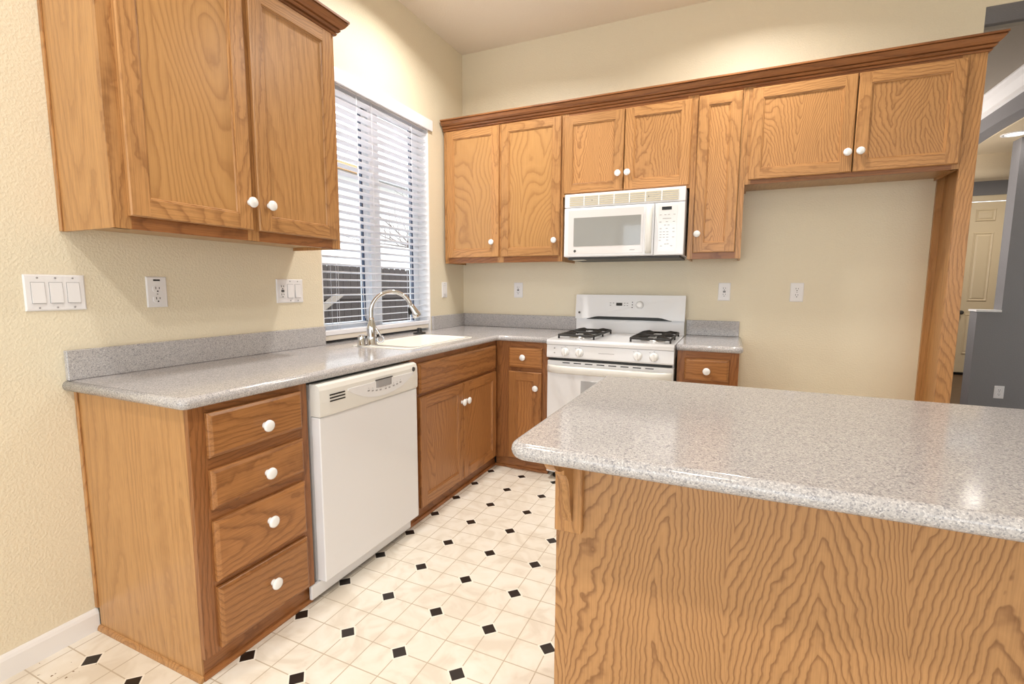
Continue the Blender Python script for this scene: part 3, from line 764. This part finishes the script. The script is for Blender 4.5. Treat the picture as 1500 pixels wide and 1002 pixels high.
# ------------------------------------------------------------------ dishwasher
def dishwasher():
    y0, y1, X = -2.203, -1.586, 0.648
    t = thing('dishwasher', 'white dishwasher with curved control panel between the drawers and sink cabinet', 'dishwasher', (0.32, (y0+y1)/2, 0))
    m = MB(LEFT); m.box(y0+0.008, y1-0.004, 0.03, 0.598, 0.03, 0.862); m.build('tub', WHITE, t)
    m = MB(LEFT); m.box(y0, y1, 0.603, X, 0.086, 0.742, 0.004, 2); d = m.build('door', WHITE, t)
    # control panel: bowed front that swells toward the middle
    m = MB(LEFT); loops = []
    secs = [(0.0, 0.745), (0.006, 0.7445), (0.0085, 0.752), (0.010, 0.80), (0.008, 0.845), (0.002, 0.862), (-0.012, 0.868)]
    for k in range(15):
        s_ = k/14; u = y0 + (y1-y0)*s_
        lp = [(u, 0.603, 0.745)]
        for d_, z in secs: lp.append((u, X + d_ - (0.004 if k in (0, 14) else 0), z))
        lp.append((u, 0.603, 0.868)); loops.append(lp)
    m.loft(loops, smooth=False); c = m.build('control_panel', BISQUE, t)
    # smile-shaped inset with the buttons
    Xp = X + 0.0105; ym = (y0+y1)/2 + 0.052
    q = MB(LEFT); pts = []
    for i in range(17):
        s_ = -1 + 2*i/16; pts.append((ym + 0.218*s_, 0.760 + 0.060*abs(s_)**2.2))
    pts += [(ym+0.218, 0.828), (ym-0.218, 0.828)]
    A = [q.v(u, Xp-0.003, z) for u, z in pts]; B = [q.v(u, Xp+0.0008, z) for u, z in pts]
    q.face(A); q.face(B[::-1])
    for i in range(len(pts)): q.face([A[i], A[(i+1) % len(pts)], B[(i+1) % len(pts)], B[i]])
    q.build('button_inset', WHITE, c)
    q = MB(LEFT); q.prism([(ym-0.055, Xp), (ym+0.055, Xp), (ym+0.04, Xp+0.004), (ym-0.04, Xp+0.004)], 2, 0.800, 0.832)
    q.mi = 1; q.box(ym-0.056, ym+0.056, Xp+0.0005, Xp+0.005, 0.832, 0.836); q.build('latch_handle', [MIDG, DARKG], c)
    q = MB(LEFT)
    for i, u in enumerate((-0.10, -0.075, -0.05, -0.025, 0.01, 0.035, 0.065, 0.09, 0.115)):
        z = 0.787 + 0.9*(u-0.01)**2
        q.box(ym+u-0.006, ym+u+0.006, Xp+0.0008, Xp+0.0016, z-0.003, z+0.003); q.box(ym+u-0.002, ym+u+0.002, Xp+0.0008, Xp+0.0016, z+0.010, z+0.012)
    pieces(q, 'button', MIDG, c)
    q = MB(LEFT)
    for i in range(3): q.box(y0+0.045, y0+0.125, X+0.0088, X+0.0112, 0.796+i*0.012, 0.801+i*0.012)
    pieces(q, 'vent_slot', BLACK, c)
    q = MB(LEFT); q.lathe((y1-0.035, X+0.006, 0.840), (0, 1, 0), [(0.011, 0), (0.011, 0.004), (0.008, 0.005)], 18); q.build('emblem', DARKG, c)
    m = MB(LEFT); m.box(y0-0.034, y1-0.012, 0.592, 0.606, 0.019, 0.076, 0.003, 2); m.build('kick_plate', WHITE, t)
    for u in (y0+0.03, y1-0.05):
        m = MB(LEFT); m.lathe((u, 0.56, 0.0), (0, 0, 1), [(0.014, 0.0005), (0.014, 0.008), (0.006, 0.01), (0.006, 0.03)], 10); m.build('foot', BLACK, t)
dishwasher()

# ------------------------------------------------------------------ sink and faucet
def sink():
    t = thing('sink', 'white single-bowl sink set into the grey countertop under the window', 'sink', (0.36, -1.17, CT))
    x0, x1, y0, y1 = 0.168, 0.547, -1.515, -0.825
    bx0, bx1, by0, by1 = 0.192, 0.523, -1.425, -0.85; zr = CT+0.004
    def rr(a0, a1, b0, b1, r, z):
        pts = []
        for (cx, cy, s) in ((a1-r, b0+r, -PI/2), (a1-r, b1-r, 0), (a0+r, b1-r, PI/2), (a0+r, b0+r, PI)):
            pts += [(cx+r*math.cos(s+PI/2*i/5), cy+r*math.sin(s+PI/2*i/5), z) for i in range(6)]
        return pts
    m = MB()
    m.loft([rr(x0, x1, y0, y1, 0.03, CT+0.0004), rr(x0, x1, y0, y1, 0.03, zr-0.001), rr(x0+0.002, x1-0.002, y0+0.002, y1-0.002, 0.03, zr),
            rr(bx0, bx1, by0, by1, 0.05, zr), rr(bx0+0.004, bx1-0.004, by0+0.004, by1-0.004, 0.05, zr-0.006),
            rr(bx0+0.012, bx1-0.012, by0+0.012, by1-0.012, 0.05, CT-0.15), rr(bx0+0.05, bx1-0.05, by0+0.05, by1-0.05, 0.05, CT-0.19)], smooth=True, caps=False)
    b = [m.v(*p) for p in rr(bx0+0.05, bx1-0.05, by0+0.05, by1-0.05, 0.05, CT-0.19)]; m.face(b)
    bmesh.ops.remove_doubles(m.bm, verts=m.bm.verts[:], dist=1e-5)
    m.build('basin', SINKW, t)
    q = MB(); q.lathe((0.357, -1.137, CT-0.19), (0, 0, 1), [(0.045, 0.0003), (0.045, 0.003), (0.03, 0.0035), (0.02, 0.001)], 20); q.build('drain', CHROME, t)
sink()
def faucet():
    bx, by = 0.278, -1.468; z0 = CT+0.0042
    t = thing('faucet', 'chrome pull-down kitchen faucet with high arc beside the sink', 'faucet', (bx, by, z0))
    m = MB(); m.lathe((bx, by, z0), (0, 0, 1), [(0.031, 0), (0.031, 0.006), (0.026, 0.010), (0.0245, 0.05), (0.0255, 0.085), (0.024, 0.105), (0.015, 0.135), (0.0135, 0.15)], 24); m.build('body', CHROME, t)
    a = 0.78; dx, dy = math.cos(a), math.sin(a); R = 0.108; zc = CT+0.304-R-0.012
    pts = [(bx, by, z0+0.14), (bx, by, zc-0.03)]
    for i in range(25):
        th = PI - (PI*0.90)*i/24
        pts.append((bx+dx*(R+R*math.cos(th)), by+dy*(R+R*math.cos(th)), zc+R*math.sin(th)))
    m = MB(); m.tube(pts, 0.0115, 14); m.build('spout', CHROME, t)
    e = Vector(pts[-1]); d = (e-Vector(pts[-2])).normalized()
    d = (d + Vector((dx, dy, 0))*0.18).normalized()
    m = MB(); m.lathe(e, d, [(0.0125, -0.004), (0.0150, 0.0), (0.0175, 0.02), (0.0215, 0.05), (0.0235, 0.068), (0.021, 0.073), (0.0, 0.0735)], 18); h = m.build('spray_head', CHROME, t)
    m = MB(); o = e + d*0.018 + Vector((-dx, -dy, -0.1)).normalized()*0.0145; m.box(o.x-0.009, o.x+0.007, o.y-0.009, o.y+0.007, o.z-0.036, o.z+0.006, 0.004); m.build('spray_button', BLACK, h)
    # lever: loop handle off the side of the body
    m = MB(); s = Vector((bx, by, z0+0.095)); q = [s + Vector((0.91, 0.41, 0))*r_ + Vector((0, 0, z_)) for r_, z_ in ((0.015, 0.012), (0.03, -0.012), (0.042, -0.032), (0.050, -0.045))]
    m.tube(q, [0.006, 0.0055, 0.005, 0.0045], 10)
    cc = s + Vector((0.91, 0.41, 0))*0.047 + Vector((0, 0, -0.060))
    ring = [cc + Vector((0.91, 0.41, 0))*(0.018*math.sin(x)) + Vector((0, 0, 0.018*math.cos(x))) for x in [0.2+PI*1.55*i/14 for i in range(15)]]
    m.tube(ring, 0.005, 10); m.build('lever', CHROME, t)
faucet()
m = MB(); m.lathe((0.234, -1.497, CT+0.0042), (0, 0, 1), [(0.024, 0), (0.024, 0.003), (0.020, 0.006), (0.0205, 0.045), (0.019, 0.054), (0.012, 0.058), (0.0, 0.0585)], 22)
o = m.build('air_gap', CHROME, loc=(0.234, -1.497, CT+0.0042)); tag(o, 'short chrome cylinder air gap left of the faucet', 'air gap')
m = MB(); m.lathe((0.106, -0.785, CT+0.0004), (0, 0, 1), [(0.042, 0), (0.043, 0.006), (0.038, 0.010), (0.020, 0.013), (0.016, 0.02), (0.017, 0.036), (0.013, 0.040), (0.0, 0.0405)], 24)
o = m.build('sink_stopper', BLACK, loc=(0.106, -0.785, CT+0.0004)); tag(o, 'black rubber sink stopper on the counter behind the sink', 'stopper')

# ------------------------------------------------------------------ window blind
def blind():
    t = thing('window_blind', 'white horizontal slat blind with valance covering the window over the sink', 'blind', (-0.03, -1.0, 2.33))
    y0, y1 = WY0+0.012, WY1-0.012
    m = MB(); m.box(0.001, 0.016, -1.565, -0.452, 2.338, 2.412, 0.003, 2); m.build('valance', BLIND, t)
    m = MB(); m.box(-0.062, -0.008, y0, y1, 2.335, WZ1-0.003, 0.002); m.build('headrail', BLIND, t)
    m = MB(); z = 1.012; N = 0
    while z < 2.325:
        pts = []
        for i in range(5):
            s_ = -1+2*i/4; pts.append((-0.036+0.0245*s_, z + 0.0022*(1-s_*s_) + 0.0035*s_))
        prof = pts + [(x, zz-0.0022) for x, zz in pts[::-1]]
        A = [m.v(x, y0, zz) for x, zz in prof]; B = [m.v(x, y1, zz) for x, zz in prof]
        m.face(A); m.face(B[::-1])
        for i in range(len(prof)): m.face([A[i], A[(i+1) % len(prof)], B[(i+1) % len(prof)], B[i]])
        z += 0.0432
    m.build('slats', BLIND, t)
    m = MB(); m.box(-0.064, -0.008, y0, y1, 0.958, 0.986, 0.004, 2); br = m.build('bottom_rail', BLIND, t)
    m = MB(); m.box(-0.060, -0.012, y0, y1, 0.929, 0.9575, 0.004, 2); m.build('rail_stack', plain('rail_cream', lin(228, 220, 208), 0.4), br)
    for y in (-1.40, -1.08, -0.68):
        m = MB()
        for dx, dy in ((-0.064, 0), (-0.008, 0), (-0.036, 0.012)): m.tube([(dx, y+dy, 0.985), (dx, y+dy, 2.336)], 0.0011, 5)
        m.build('ladder_cord', BLIND, t)
    m = MB(); m.tube([(-0.003, -1.44, 2.335), (-0.003, -1.44, 1.45)], 0.004, 8); m.build('tilt_wand', VINYLW, t)
    m = MB(); m.tube([(-0.003, -1.215, 2.335), (-0.003, -1.212, 1.3), (-0.003, -1.19, 1.04)], 0.0015, 6); m.build('lift_cord', BLIND, t)
blind()

# ------------------------------------------------------------------ microwave
LOUV = plain('louvre_beige', lin(206, 196, 172), 0.45)
def microwave():
    x0, x1, D, z0, z1 = 0.9975, 1.7515, 0.372, 1.432, 1.836
    t = thing('microwave', 'white over-the-range microwave mounted under the short cabinet', 'microwave', ((x0+x1)/2, -0.19, z0))
    m = MB(BACK); m.box(x0+0.002, x1-0.002, 0.002, D, z0, z1, 0.003); m.build('body', WHITE, t)
    zs = 1.748
    m = MB(BACK); m.box(x0, x1, D+0.0005, D+0.022, zs+0.002, z1+0.0005, 0.004, 2); g = m.build('vent_grille', WHITE, t)
    m = MB(BACK)
    for i in range(5): m.box(x0+0.035, x1-0.04, D+0.0225, D+0.0255, zs+0.014+i*0.0125, zs+0.0215+i*0.0125)
    pieces(m, 'louvre', LOUV, g)
    m = MB(BACK)
    for i in range(1, 7): m.box(x0+0.035+i*0.097-0.004, x0+0.035+i*0.097+0.004, D+0.0258, D+0.0264, zs+0.012, zs+0.074)
    pieces(m, 'grille_rib', WHITE, g)
    m = MB(BACK)
    for x in (x0+0.185, x1-0.215): m.lathe((x, D+0.0265, zs+0.042), (0, 1, 0), [(0.003, 0), (0.003, 0.001)], 8)
    pieces(m, 'screw', DARKG, g)
    xd = 1.574
    m = MB(BACK); m.box(x0, xd, D+0.0005, D+0.026, z0+0.001, zs-0.001, 0.006, 2); d = m.build('door', WHITE, t)
    m = MB(BACK); m.box(x0+0.03, 1.510, D+0.0263, D+0.0275, z0+0.018, zs-0.018); m.build('door_border', plain('microwave_border', lin(226, 222, 222), 0.15, coat=0.6), d)
    m = MB(BACK); m.box(1.064, 1.496, D+0.0278, D+0.0288, 1.500, 1.683); m.build('window', GLASSM, d)
    m = MB(BACK)
    pth = []
    for i in range(13):
        s_ = i/12; pth.append((1.545, D+0.027+0.022*math.sin(PI*s_)**0.7, z0+0.012+(zs-z0-0.024)*s_))
    loops = []
    for (u, dd, z) in pth: loops.append([(u-0.019, dd-0.012, z), (u-0.019, dd+0.002, z), (u-0.010, dd+0.008, z), (u+0.010, dd+0.008, z), (u+0.019, dd+0.002, z), (u+0.019, dd-0.012, z)])
    m.loft(loops, smooth=True); m.build('handle', BISQUE, d)
    m = MB(BACK); m.lathe((1.062+0.012, D+0.0276, 1.470), (0, 1, 0), [(0.0085, 0), (0.0085, 0.0008), (0.006, 0.001)], 18); m.build('emblem', DARKG, d)
    m = MB(BACK); m.box(1.43, 1.462, D+0.0276, D+0.0280, 1.468, 1.472); m.build('lettering', MIDG, d)
    m = MB(BACK); m.box(xd+0.002, x1, D+0.0005, D+0.024, z0+0.001, zs-0.001, 0.005, 2); c = m.build('control_panel', WHITE, t)
    m = MB(BACK); m.box(1.600, 1.708, D+0.0243, D+0.0252, z0+0.02, zs-0.02); m.build('keypad', plain('keypad_white', lin(234, 233, 235), 0.1, coat=0.6), c)
    m = MB(BACK); m.box(1.618, 1.675, D+0.0255, D+0.0262, 1.703, 1.722); m.build('display', BLACK, c)
    m = MB(BACK)
    rows = [(1.674, (0.012, 0.04, 0.06, 0.092)), (1.652, (0.03, 0.042, 0.055, 0.068)), (1.632, (0.012, 0.05, 0.09)), (1.612, (0.04, 0.06)), (1.592, (0.015, 0.05, 0.09)), (1.572, (0.015, 0.035, 0.055, 0.09)), (1.556, (0.015, 0.035, 0.055)), (1.540, (0.015, 0.035, 0.055, 0.09)), (1.522, (0.012, 0.055)), (1.500, (0.045, 0.06)), (1.488, (0.02, 0.08))]
    for z, us in rows:
        for u in us: m.box(1.600+u-0.006, 1.600+u+0.006, D+0.0255, D+0.0258, z-0.0017, z+0.0017)
    pieces(m, 'key_marking', MIDG, c)
    m = MB(BACK); m.box(x0+0.02, x1-0.02, 0.03, D-0.005, z0-0.016, z0-0.0005, 0.004); m.build('underside_plate', DARKG, t)
    m = MB(BACK); m.box(x0+0.05, x0+0.13, D-0.065, D-0.015, z0-0.0195, z0-0.0165); m.build('cooktop_lamp', LAMP_G, t)
microwave()

# ------------------------------------------------------------------ range
def cooking_range():
    x0, x1 = 0.992, 1.752; YF = 0.664               # depth of body front (d)
    t = thing('gas_range', 'white freestanding gas range with two black grates', 'range', ((x0+x1)/2, -0.34, 0))
    m = MB(BACK); m.box(x0+0.003, x1-0.003, 0.022, YF-0.03, 0.045, 0.880); m.build('body', WHITE, t)
    m = MB(BACK)                                     # cooktop: rounded front lip, shallow well
    A = [(0.03, 0.882), (0.03, 0.912), (0.655, 0.912), (0.678, 0.911), (0.688, 0.905), (0.690, 0.896), (0.689, 0.882)]
    a = [m.v(x0, p, z) for p, z in A]; b = [m.v(x1, p, z) for p, z in A]
    m.face(a); m.face(b[::-1])
    for i in range(len(A)): m.face([a[i], a[(i+1) % len(A)], b[(i+1) % len(A)], b[i]], i in (2, 3, 4))
    m.build('cooktop', WHITE, t)
    # front knob panel, leaning slightly
    m = MB(BACK); A = [(0.63, 0.798), (0.681, 0.798), (0.686, 0.806), (0.680, 0.878), (0.63, 0.878)]
    a = [m.v(x0, p, z) for p, z in A]; b = [m.v(x1, p, z) for p, z in A]
    m.face(a); m.face(b[::-1])
    for i in range(5): m.face([a[i], a[(i+1) % 5], b[(i+1) % 5], b[i]])
    fp = m.build('knob_panel', WHITE, t)
    for u in (1.113, 1.203, 1.552, 1.644):
        m = MB(BACK); m.lathe((u, 0.6838, 0.838), (0, 1, 0.08), [(0.026, 0), (0.026, 0.006), (0.021, 0.009), (0.019, 0.026), (0.014, 0.028), (0.0, 0.0282)], 24); k = m.build('burner_knob', KNOBW, fp)
        m = MB(BACK); m.box(u-0.004, u+0.004, 0.707, 0.720, 0.818, 0.862, 0.002); m.build('knob_grip', KNOBW, k)
        m = MB(BACK); m.box(u-0.028, u-0.020, 0.6832, 0.6838, 0.862, 0.864); m.box(u-0.004, u+0.004, 0.6828, 0.6836, 0.868, 0.870); pieces(m, 'knob_marking', MIDG, fp)
    m = MB(BACK); m.box(1.32, 1.415, 0.6832, 0.6842, 0.839, 0.8415); m.build('lettering', MIDG, fp)
    m = MB(BACK)
    for z in (0.828, 0.858): m.lathe((1.043, 0.6832, z), (0, 1, 0), [(0.005, 0), (0.005, 0.0012)], 10)
    pieces(m, 'indicator_mark', MIDG, fp)
    m = MB(BACK); m.box(x0+0.012, x1-0.012, 0.60, 0.660, 0.780, 0.797); m.build('vent_gap', BLACK, t)
    m = MB(BACK); m.box(x0+0.002, x1-0.002, 0.60, 0.684, 0.8785, 0.8815); m.build('seam', MIDG, t)
    # oven door with wide handle
    m = MB(BACK); m.box(x0, x1, 0.630, 0.672, 0.195, 0.779, 0.005, 2); d = m.build('oven_door', WHITE, t)
    m = MB(BACK); loops = []
    for i in range(25):
        s_ = i/24; u = x0+0.006+(x1-x0-0.012)*s_; bow = 0.034*min(1.0, math.sin(PI*min(max(s_, 0.0), 1.0))*3.2)**0.8 if 0 < s_ < 1 else 0.0
        o_ = 0.673 + 0.004 + bow
        loops.append([(u, o_-0.006 if 0.02 < s_ < 0.98 else 0.6725, 0.708), (u, o_+0.006, 0.706), (u, o_+0.012, 0.715), (u, o_+0.012, 0.743), (u, o_+0.006, 0.753), (u, o_-0.006 if 0.02 < s_ < 0.98 else 0.6725, 0.753)])
    m.loft(loops, smooth=True); m.build('oven_handle', BISQUE, d)
    m = MB(BACK)
    for i in range(8): m.box(x0+0.10+i*0.072, x0+0.147+i*0.072, 0.665, 0.6728, 0.765, 0.7705)
    pieces(m, 'vent_slot', BLACK, d)
    m = MB(BACK); m.box(1.212, 1.532, 0.6722, 0.6735, 0.46, 0.662, 0.0006); m.build('oven_window', GLASSG, d)
    m = MB(BACK); m.box(x0, x1, 0.630, 0.668, 0.050, 0.190, 0.006, 2); m.build('storage_drawer', WHITE, t)
    for u in (x0+0.045, x1-0.045):
        for dd in (0.10, 0.60):
            m = MB(BACK); m.lathe((u, dd, 0), (0, 0, 1), [(0.022, 0.0005), (0.022, 0.014), (0.012, 0.018), (0.012, 0.045)], 14); m.build('foot', BLACK, t)
    # backguard
    m = MB(BACK); m.box(x0+0.003, x1-0.003, 0.022, 0.068, 0.9125, 1.03); bg_ = m.build('backguard', WHITE, t)
    m = MB(BACK); N = 24; top = []
    pts = [(x0, 1.008)]
    for i in range(N+1):
        s_ = i/N; u = x0+0.07+(x1-x0-0.14)*s_
        r_ = min(1.0, min(s_, 1-s_)*6.0); r_ = r_*r_*(3-2*r_)
        pts.append((u, 1.008+0.020*r_))
    pts += [(x1, 1.008), (x1, 1.177), (x1-0.003, 1.181), (x0+0.003, 1.181), (x0, 1.177)]
    A = [m.v(u, 0.0225, z) for u, z in pts]; B = [m.v(u, 0.088 - 0.022*max(0, (z-1.05))/0.13, z) for u, z in pts]
    m.face(A); m.face(B[::-1])
    for i in range(len(pts)): m.face([A[i], A[(i+1) % len(pts)], B[(i+1) % len(pts)], B[i]])
    cp = m.build('control_console', WHITE, bg_)
    m = MB(BACK); m.box(x0+0.085, x1-0.085, 0.0685, 0.080, 1.006, 1.034); m.build('vent_slot', BLACK, bg_)
    def dface(z): return 0.0885 - 0.022*max(0, (z-1.05))/0.13 + 0.0
    def sticker(name, mat, us, zs, th=0.001):
        q = MB(BACK)
        for (a, b), (c, d_) in zip(us, zs):
            q.loft([[(a, dface(c)-0.0012, c), (b, dface(c)-0.0012, c), (b, dface(d_)-0.0012, d_), (a, dface(d_)-0.0012, d_)],
                    [(a, dface(c)+th, c), (b, dface(c)+th, c), (b, dface(d_)+th, d_), (a, dface(d_)+th, d_)]], smooth=False)
        pieces(q, name, mat, bg_)
    sticker('clock_display', BLACK, [(1.288, 1.330)], [(1.106, 1.126)])
    bt = [(1.247, 1.108), (1.247, 1.124), (1.268, 1.124), (1.347, 1.108), (1.347, 1.124), (1.366, 1.108), (1.366, 1.124)]
    sticker('console_button', MIDG, [(u-0.005, u+0.005) for u, z in bt], [(z-0.0025, z+0.0025) for u, z in bt])
    sticker('indicator_light', BLACK, [(1.397, 1.404)]*3, [(1.092, 1.098), (1.110, 1.116), (1.128, 1.134)])
    q = MB(BACK); q.lathe((1.452, dface(1.113)-0.002, 1.113), (0, 1, 0.16), [(0.027, 0), (0.027, 0.006), (0.021, 0.010), (0.020, 0.024), (0.015, 0.026), (0, 0.0262)], 24); k = q.build('oven_knob', KNOBW, bg_)
    q = MB(BACK); q.lathe((x0+0.030, dface(1.052)-0.0008, 1.052), (0, 1, 0), [(0.008, 0), (0.008, 0.0012), (0.006, 0.0014)], 16); q.build('emblem', DARKG, bg_)
    # burners and grates
    for gx0, gx1 in ((1.045, 1.270), (1.495, 1.722)):
        gm = (gx0+gx1)/2
        g = MB(BACK)
        d0_, d1_ = 0.150, 0.610; zt, r_ = 0.938, 0.0075
        def bar(p, q_): g.tube([p, q_], r_, 6, smooth=False)
        for u in (gx0, gx1): bar((u, d0_, zt-0.004), (u, d1_, zt-0.004))
        for dd in (d0_, (d0_+d1_)/2, d1_): bar((gx0, dd, zt-0.004), (gx1, dd, zt-0.004))
        for dd in (d0_+0.11, d1_-0.11):
            for ang in range(4):
                ca = ang*PI/2 + PI/4; ex = gx1-0.004 if math.cos(ca) > 0 else gx0+0.004; ed = dd + (0.11 if math.sin(ca) > 0 else -0.11)
                p0 = Vector((gm, dd, zt)) + Vector((ex-gm, ed-dd, 0))*0.26; p1 = Vector((ex, ed, zt-0.003))
                pm = (p0+p1)/2 + Vector((0, 0, 0.007)); g.tube([p0, pm, p1], [0.0065, 0.009, 0.0075], 6, smooth=False)
        for u in (gx0, gx1):
            for dd in (d0_, (d0_+d1_)/2, d1_): g.tube([(u, dd, 0.9125), (u, dd, zt-0.004)], 0.006, 6, smooth=False)
        g.build('grate', IRON, t)
        for dd in (d0_+0.11, d1_-0.11):
            q = MB(BACK); q.lathe((gm, dd, 0.9122), (0, 0, 1), [(0.075, 0), (0.074, 0.002), (0.05, 0.0025), (0.036, 0.004), (0.036, 0.009), (0.0, 0.0095)], 24); q.build('burner_bowl', STEEL, t)
            q = MB(BACK); q.lathe((gm, dd, 0.9218), (0, 0, 1), [(0.030, 0), (0.030, 0.004), (0.0, 0.005)], 20); q.build('burner_cap', IRON, t)
cooking_range()

# ------------------------------------------------------------------ switches and outlets
def plate(fr, t, u0, u1, z0, z1):
    m = MB(fr); m.loft([rect(u0, u1, 0.0006, z0, z1), rect(u0, u1, 0.003, z0, z1), rect(u0, u1, 0.0055, z0, z1, 0.004)], smooth=False); return m.build('cover_plate', PLATE, t)
def rocker(fr, t, u, z, h=0.033, w_=0.0165):
    m = MB(fr); m.box(u-w_-0.0015, u+w_+0.0015, 0.0056, 0.0060, z-h-0.0015, z+h+0.0015); m.build('rocker_gap', MIDG, t)
    m = MB(fr); m.prism([(0.0061, z-h), (0.0105, z-h), (0.0072, z+h), (0.0061, z+h)], 0, u-w_, u+w_); m.build('rocker', PLATE, t)
    m = MB(fr)
    for dz in (-0.048, 0.048): m.lathe((u, 0.0056, z+dz), (0, 1, 0), [(0.003, 0), (0.003, 0.0008), (0.0, 0.001)], 8)
    pieces(m, 'screw', MIDG, t)
def slots(m, u, z):
    m.box(u-0.0075, u-0.005, 0.0083, 0.0088, z-0.001, z+0.008); m.box(u+0.005, u+0.0075, 0.0083, 0.0088, z, z+0.007); m.lathe((u, 0.0083, z-0.0085), (0, 1, 0), [(0.003, 0), (0.003, 0.0005)], 10)
def duplex(fr, t, u, z):
    for dz in (-0.0195, 0.0195):
        m = MB(fr); pts = [(u+0.0165*max(-0.98, min(0.98, 1.18*math.cos(a))), z+dz+0.0142*math.sin(a)) for a in [2*PI*i/20 for i in range(20)]]
        A = [m.v(a, 0.0056, b) for a, b in pts]; B = [m.v(a, 0.0082, b) for a, b in pts]; m.face(A); m.face(B[::-1])
        for i in range(20): m.face([A[i], A[(i+1) % 20], B[(i+1) % 20], B[i]])
        r = m.build('receptacle', PLATE, t)
        m = MB(fr); slots(m, u, z+dz); pieces(m, 'slot', BLACK, r)
    m = MB(fr); m.lathe((u, 0.0056, z), (0, 1, 0), [(0.003, 0), (0.003, 0.001)], 8); pieces(m, 'screw', MIDG, t)
def gfci(fr, t, u, z):
    m = MB(fr); m.box(u-0.0165, u+0.0165, 0.0056, 0.0082, z-0.033, z+0.033, 0.0008); r = m.build('receptacle', PLATE, t)
    m = MB(fr); slots(m, u, z+0.020); slots(m, u, z-0.020); pieces(m, 'slot', BLACK, r)
    m = MB(fr); m.box(u-0.008, u+0.008, 0.0083, 0.0098, z-0.005, z-0.0005); m.box(u-0.008, u+0.008, 0.0083, 0.0098, z+0.001, z+0.0055); pieces(m, 'test_button', BLACK, r)
def device(fr, name, label, cat, uc, wd, build):
    z = 1.209; t = thing(name, label, cat, fr(uc, 0, z)); plate(fr, t, uc-wd/2, uc+wd/2, z-0.0585, z+0.0585); build(t, z); return t
device(LEFT, 'light_switch', 'three-gang white rocker switch plate on the left wall, nearest the viewer', 'light switch', -2.677, 0.160, lambda t, z: [rocker(LEFT, t, -2.677+k, z) for k in (-0.046, 0, 0.046)])
def dl(t, z):
    duplex(LEFT, t, -2.368, z-0.008); m = MB(LEFT); m.box(-2.368-0.012, -2.368+0.012, 0.0056, 0.0062, z+0.042, z+0.048); m.build('sticker', BLACK, t)
device(LEFT, 'power_outlet', 'white duplex outlet with a dark sticker above the drawer cabinet counter', 'outlet', -2.368, 0.074, dl)
def combo(t, z):
    gfci(LEFT, t, -1.745-0.048, z); rocker(LEFT, t, -1.745, z); rocker(LEFT, t, -1.745+0.046, z)
device(LEFT, 'power_outlet', 'wide white plate with an outlet and two rocker switches left of the window', 'outlet', -1.745, 0.160, combo)
device(LEFT, 'light_switch', 'single white switch plate on the wall between window and corner', 'light switch', -0.297, 0.073, lambda t, z: rocker(LEFT, t, -0.297, z))
device(BACK, 'power_outlet', 'white outlet on the back wall left of the range', 'outlet', 0.498, 0.074, lambda t, z: gfci(BACK, t, 0.498, z))
device(BACK, 'power_outlet', 'white outlet above the short countertop right of the range', 'outlet', 1.985, 0.074, lambda t, z: gfci(BACK, t, 1.985, z))
device(BACK, 'power_outlet', 'white outlet in the empty refrigerator space on the back wall', 'outlet', 2.402, 0.074, lambda t, z: duplex(BACK, t, 2.402, z))
t = thing('power_outlet', 'white outlet low on the grey partition in the hall', 'outlet', (4.31, 2.299, 0.295))
HALLP = lambda u, d, z: (u, 2.2995-d, z)
plate(HALLP, t, 4.275, 4.345, 0.237, 0.353); duplex(HALLP, t, 4.31, 0.295)

# ------------------------------------------------------------------ recessed light and added fill lights
def can(x, y, z, label):
    t = thing('recessed_light', label, 'ceiling light', (x, y, z))
    m = MB(); m.lathe((x, y, z), (0, 0, -1), [(0.095, 0.0005), (0.095, 0.004), (0.072, 0.006), (0.070, 0.0005)], 28); m.build('trim_ring', TRIMW, t)
    m = MB(); m.lathe((x, y, z), (0, 0, -1), [(0.069, 0.0006), (0.069, 0.002), (0.0, 0.0022)], 28); m.build('lens', LENS, t)
pd = bpy.data.lights.new('dining_fill', 'POINT'); pd.energy = 42; pd.shadow_soft_size = 0.2; pd.color = (1.0, 0.93, 0.86)  # added fill light with no fixture, brightens the dining and hall walls
po_ = bpy.data.objects.new('dining_fill', pd); po_.location = (3.0, 2.3, 1.85); C.objects.link(po_)
can(4.165, 2.165, 2.55, 'lit round recessed light in the hall ceiling beyond the arch')
area_light('hall_can_and_fill', (4.165, 2.165, 2.54), 0.13, 0.5, WARM)
area_light('hall_can_and_fill', (5.2, 4.1, 2.80), 0.2, 17, (1.0, 0.9, 0.76))  # extra light added without a fixture to brighten the far door
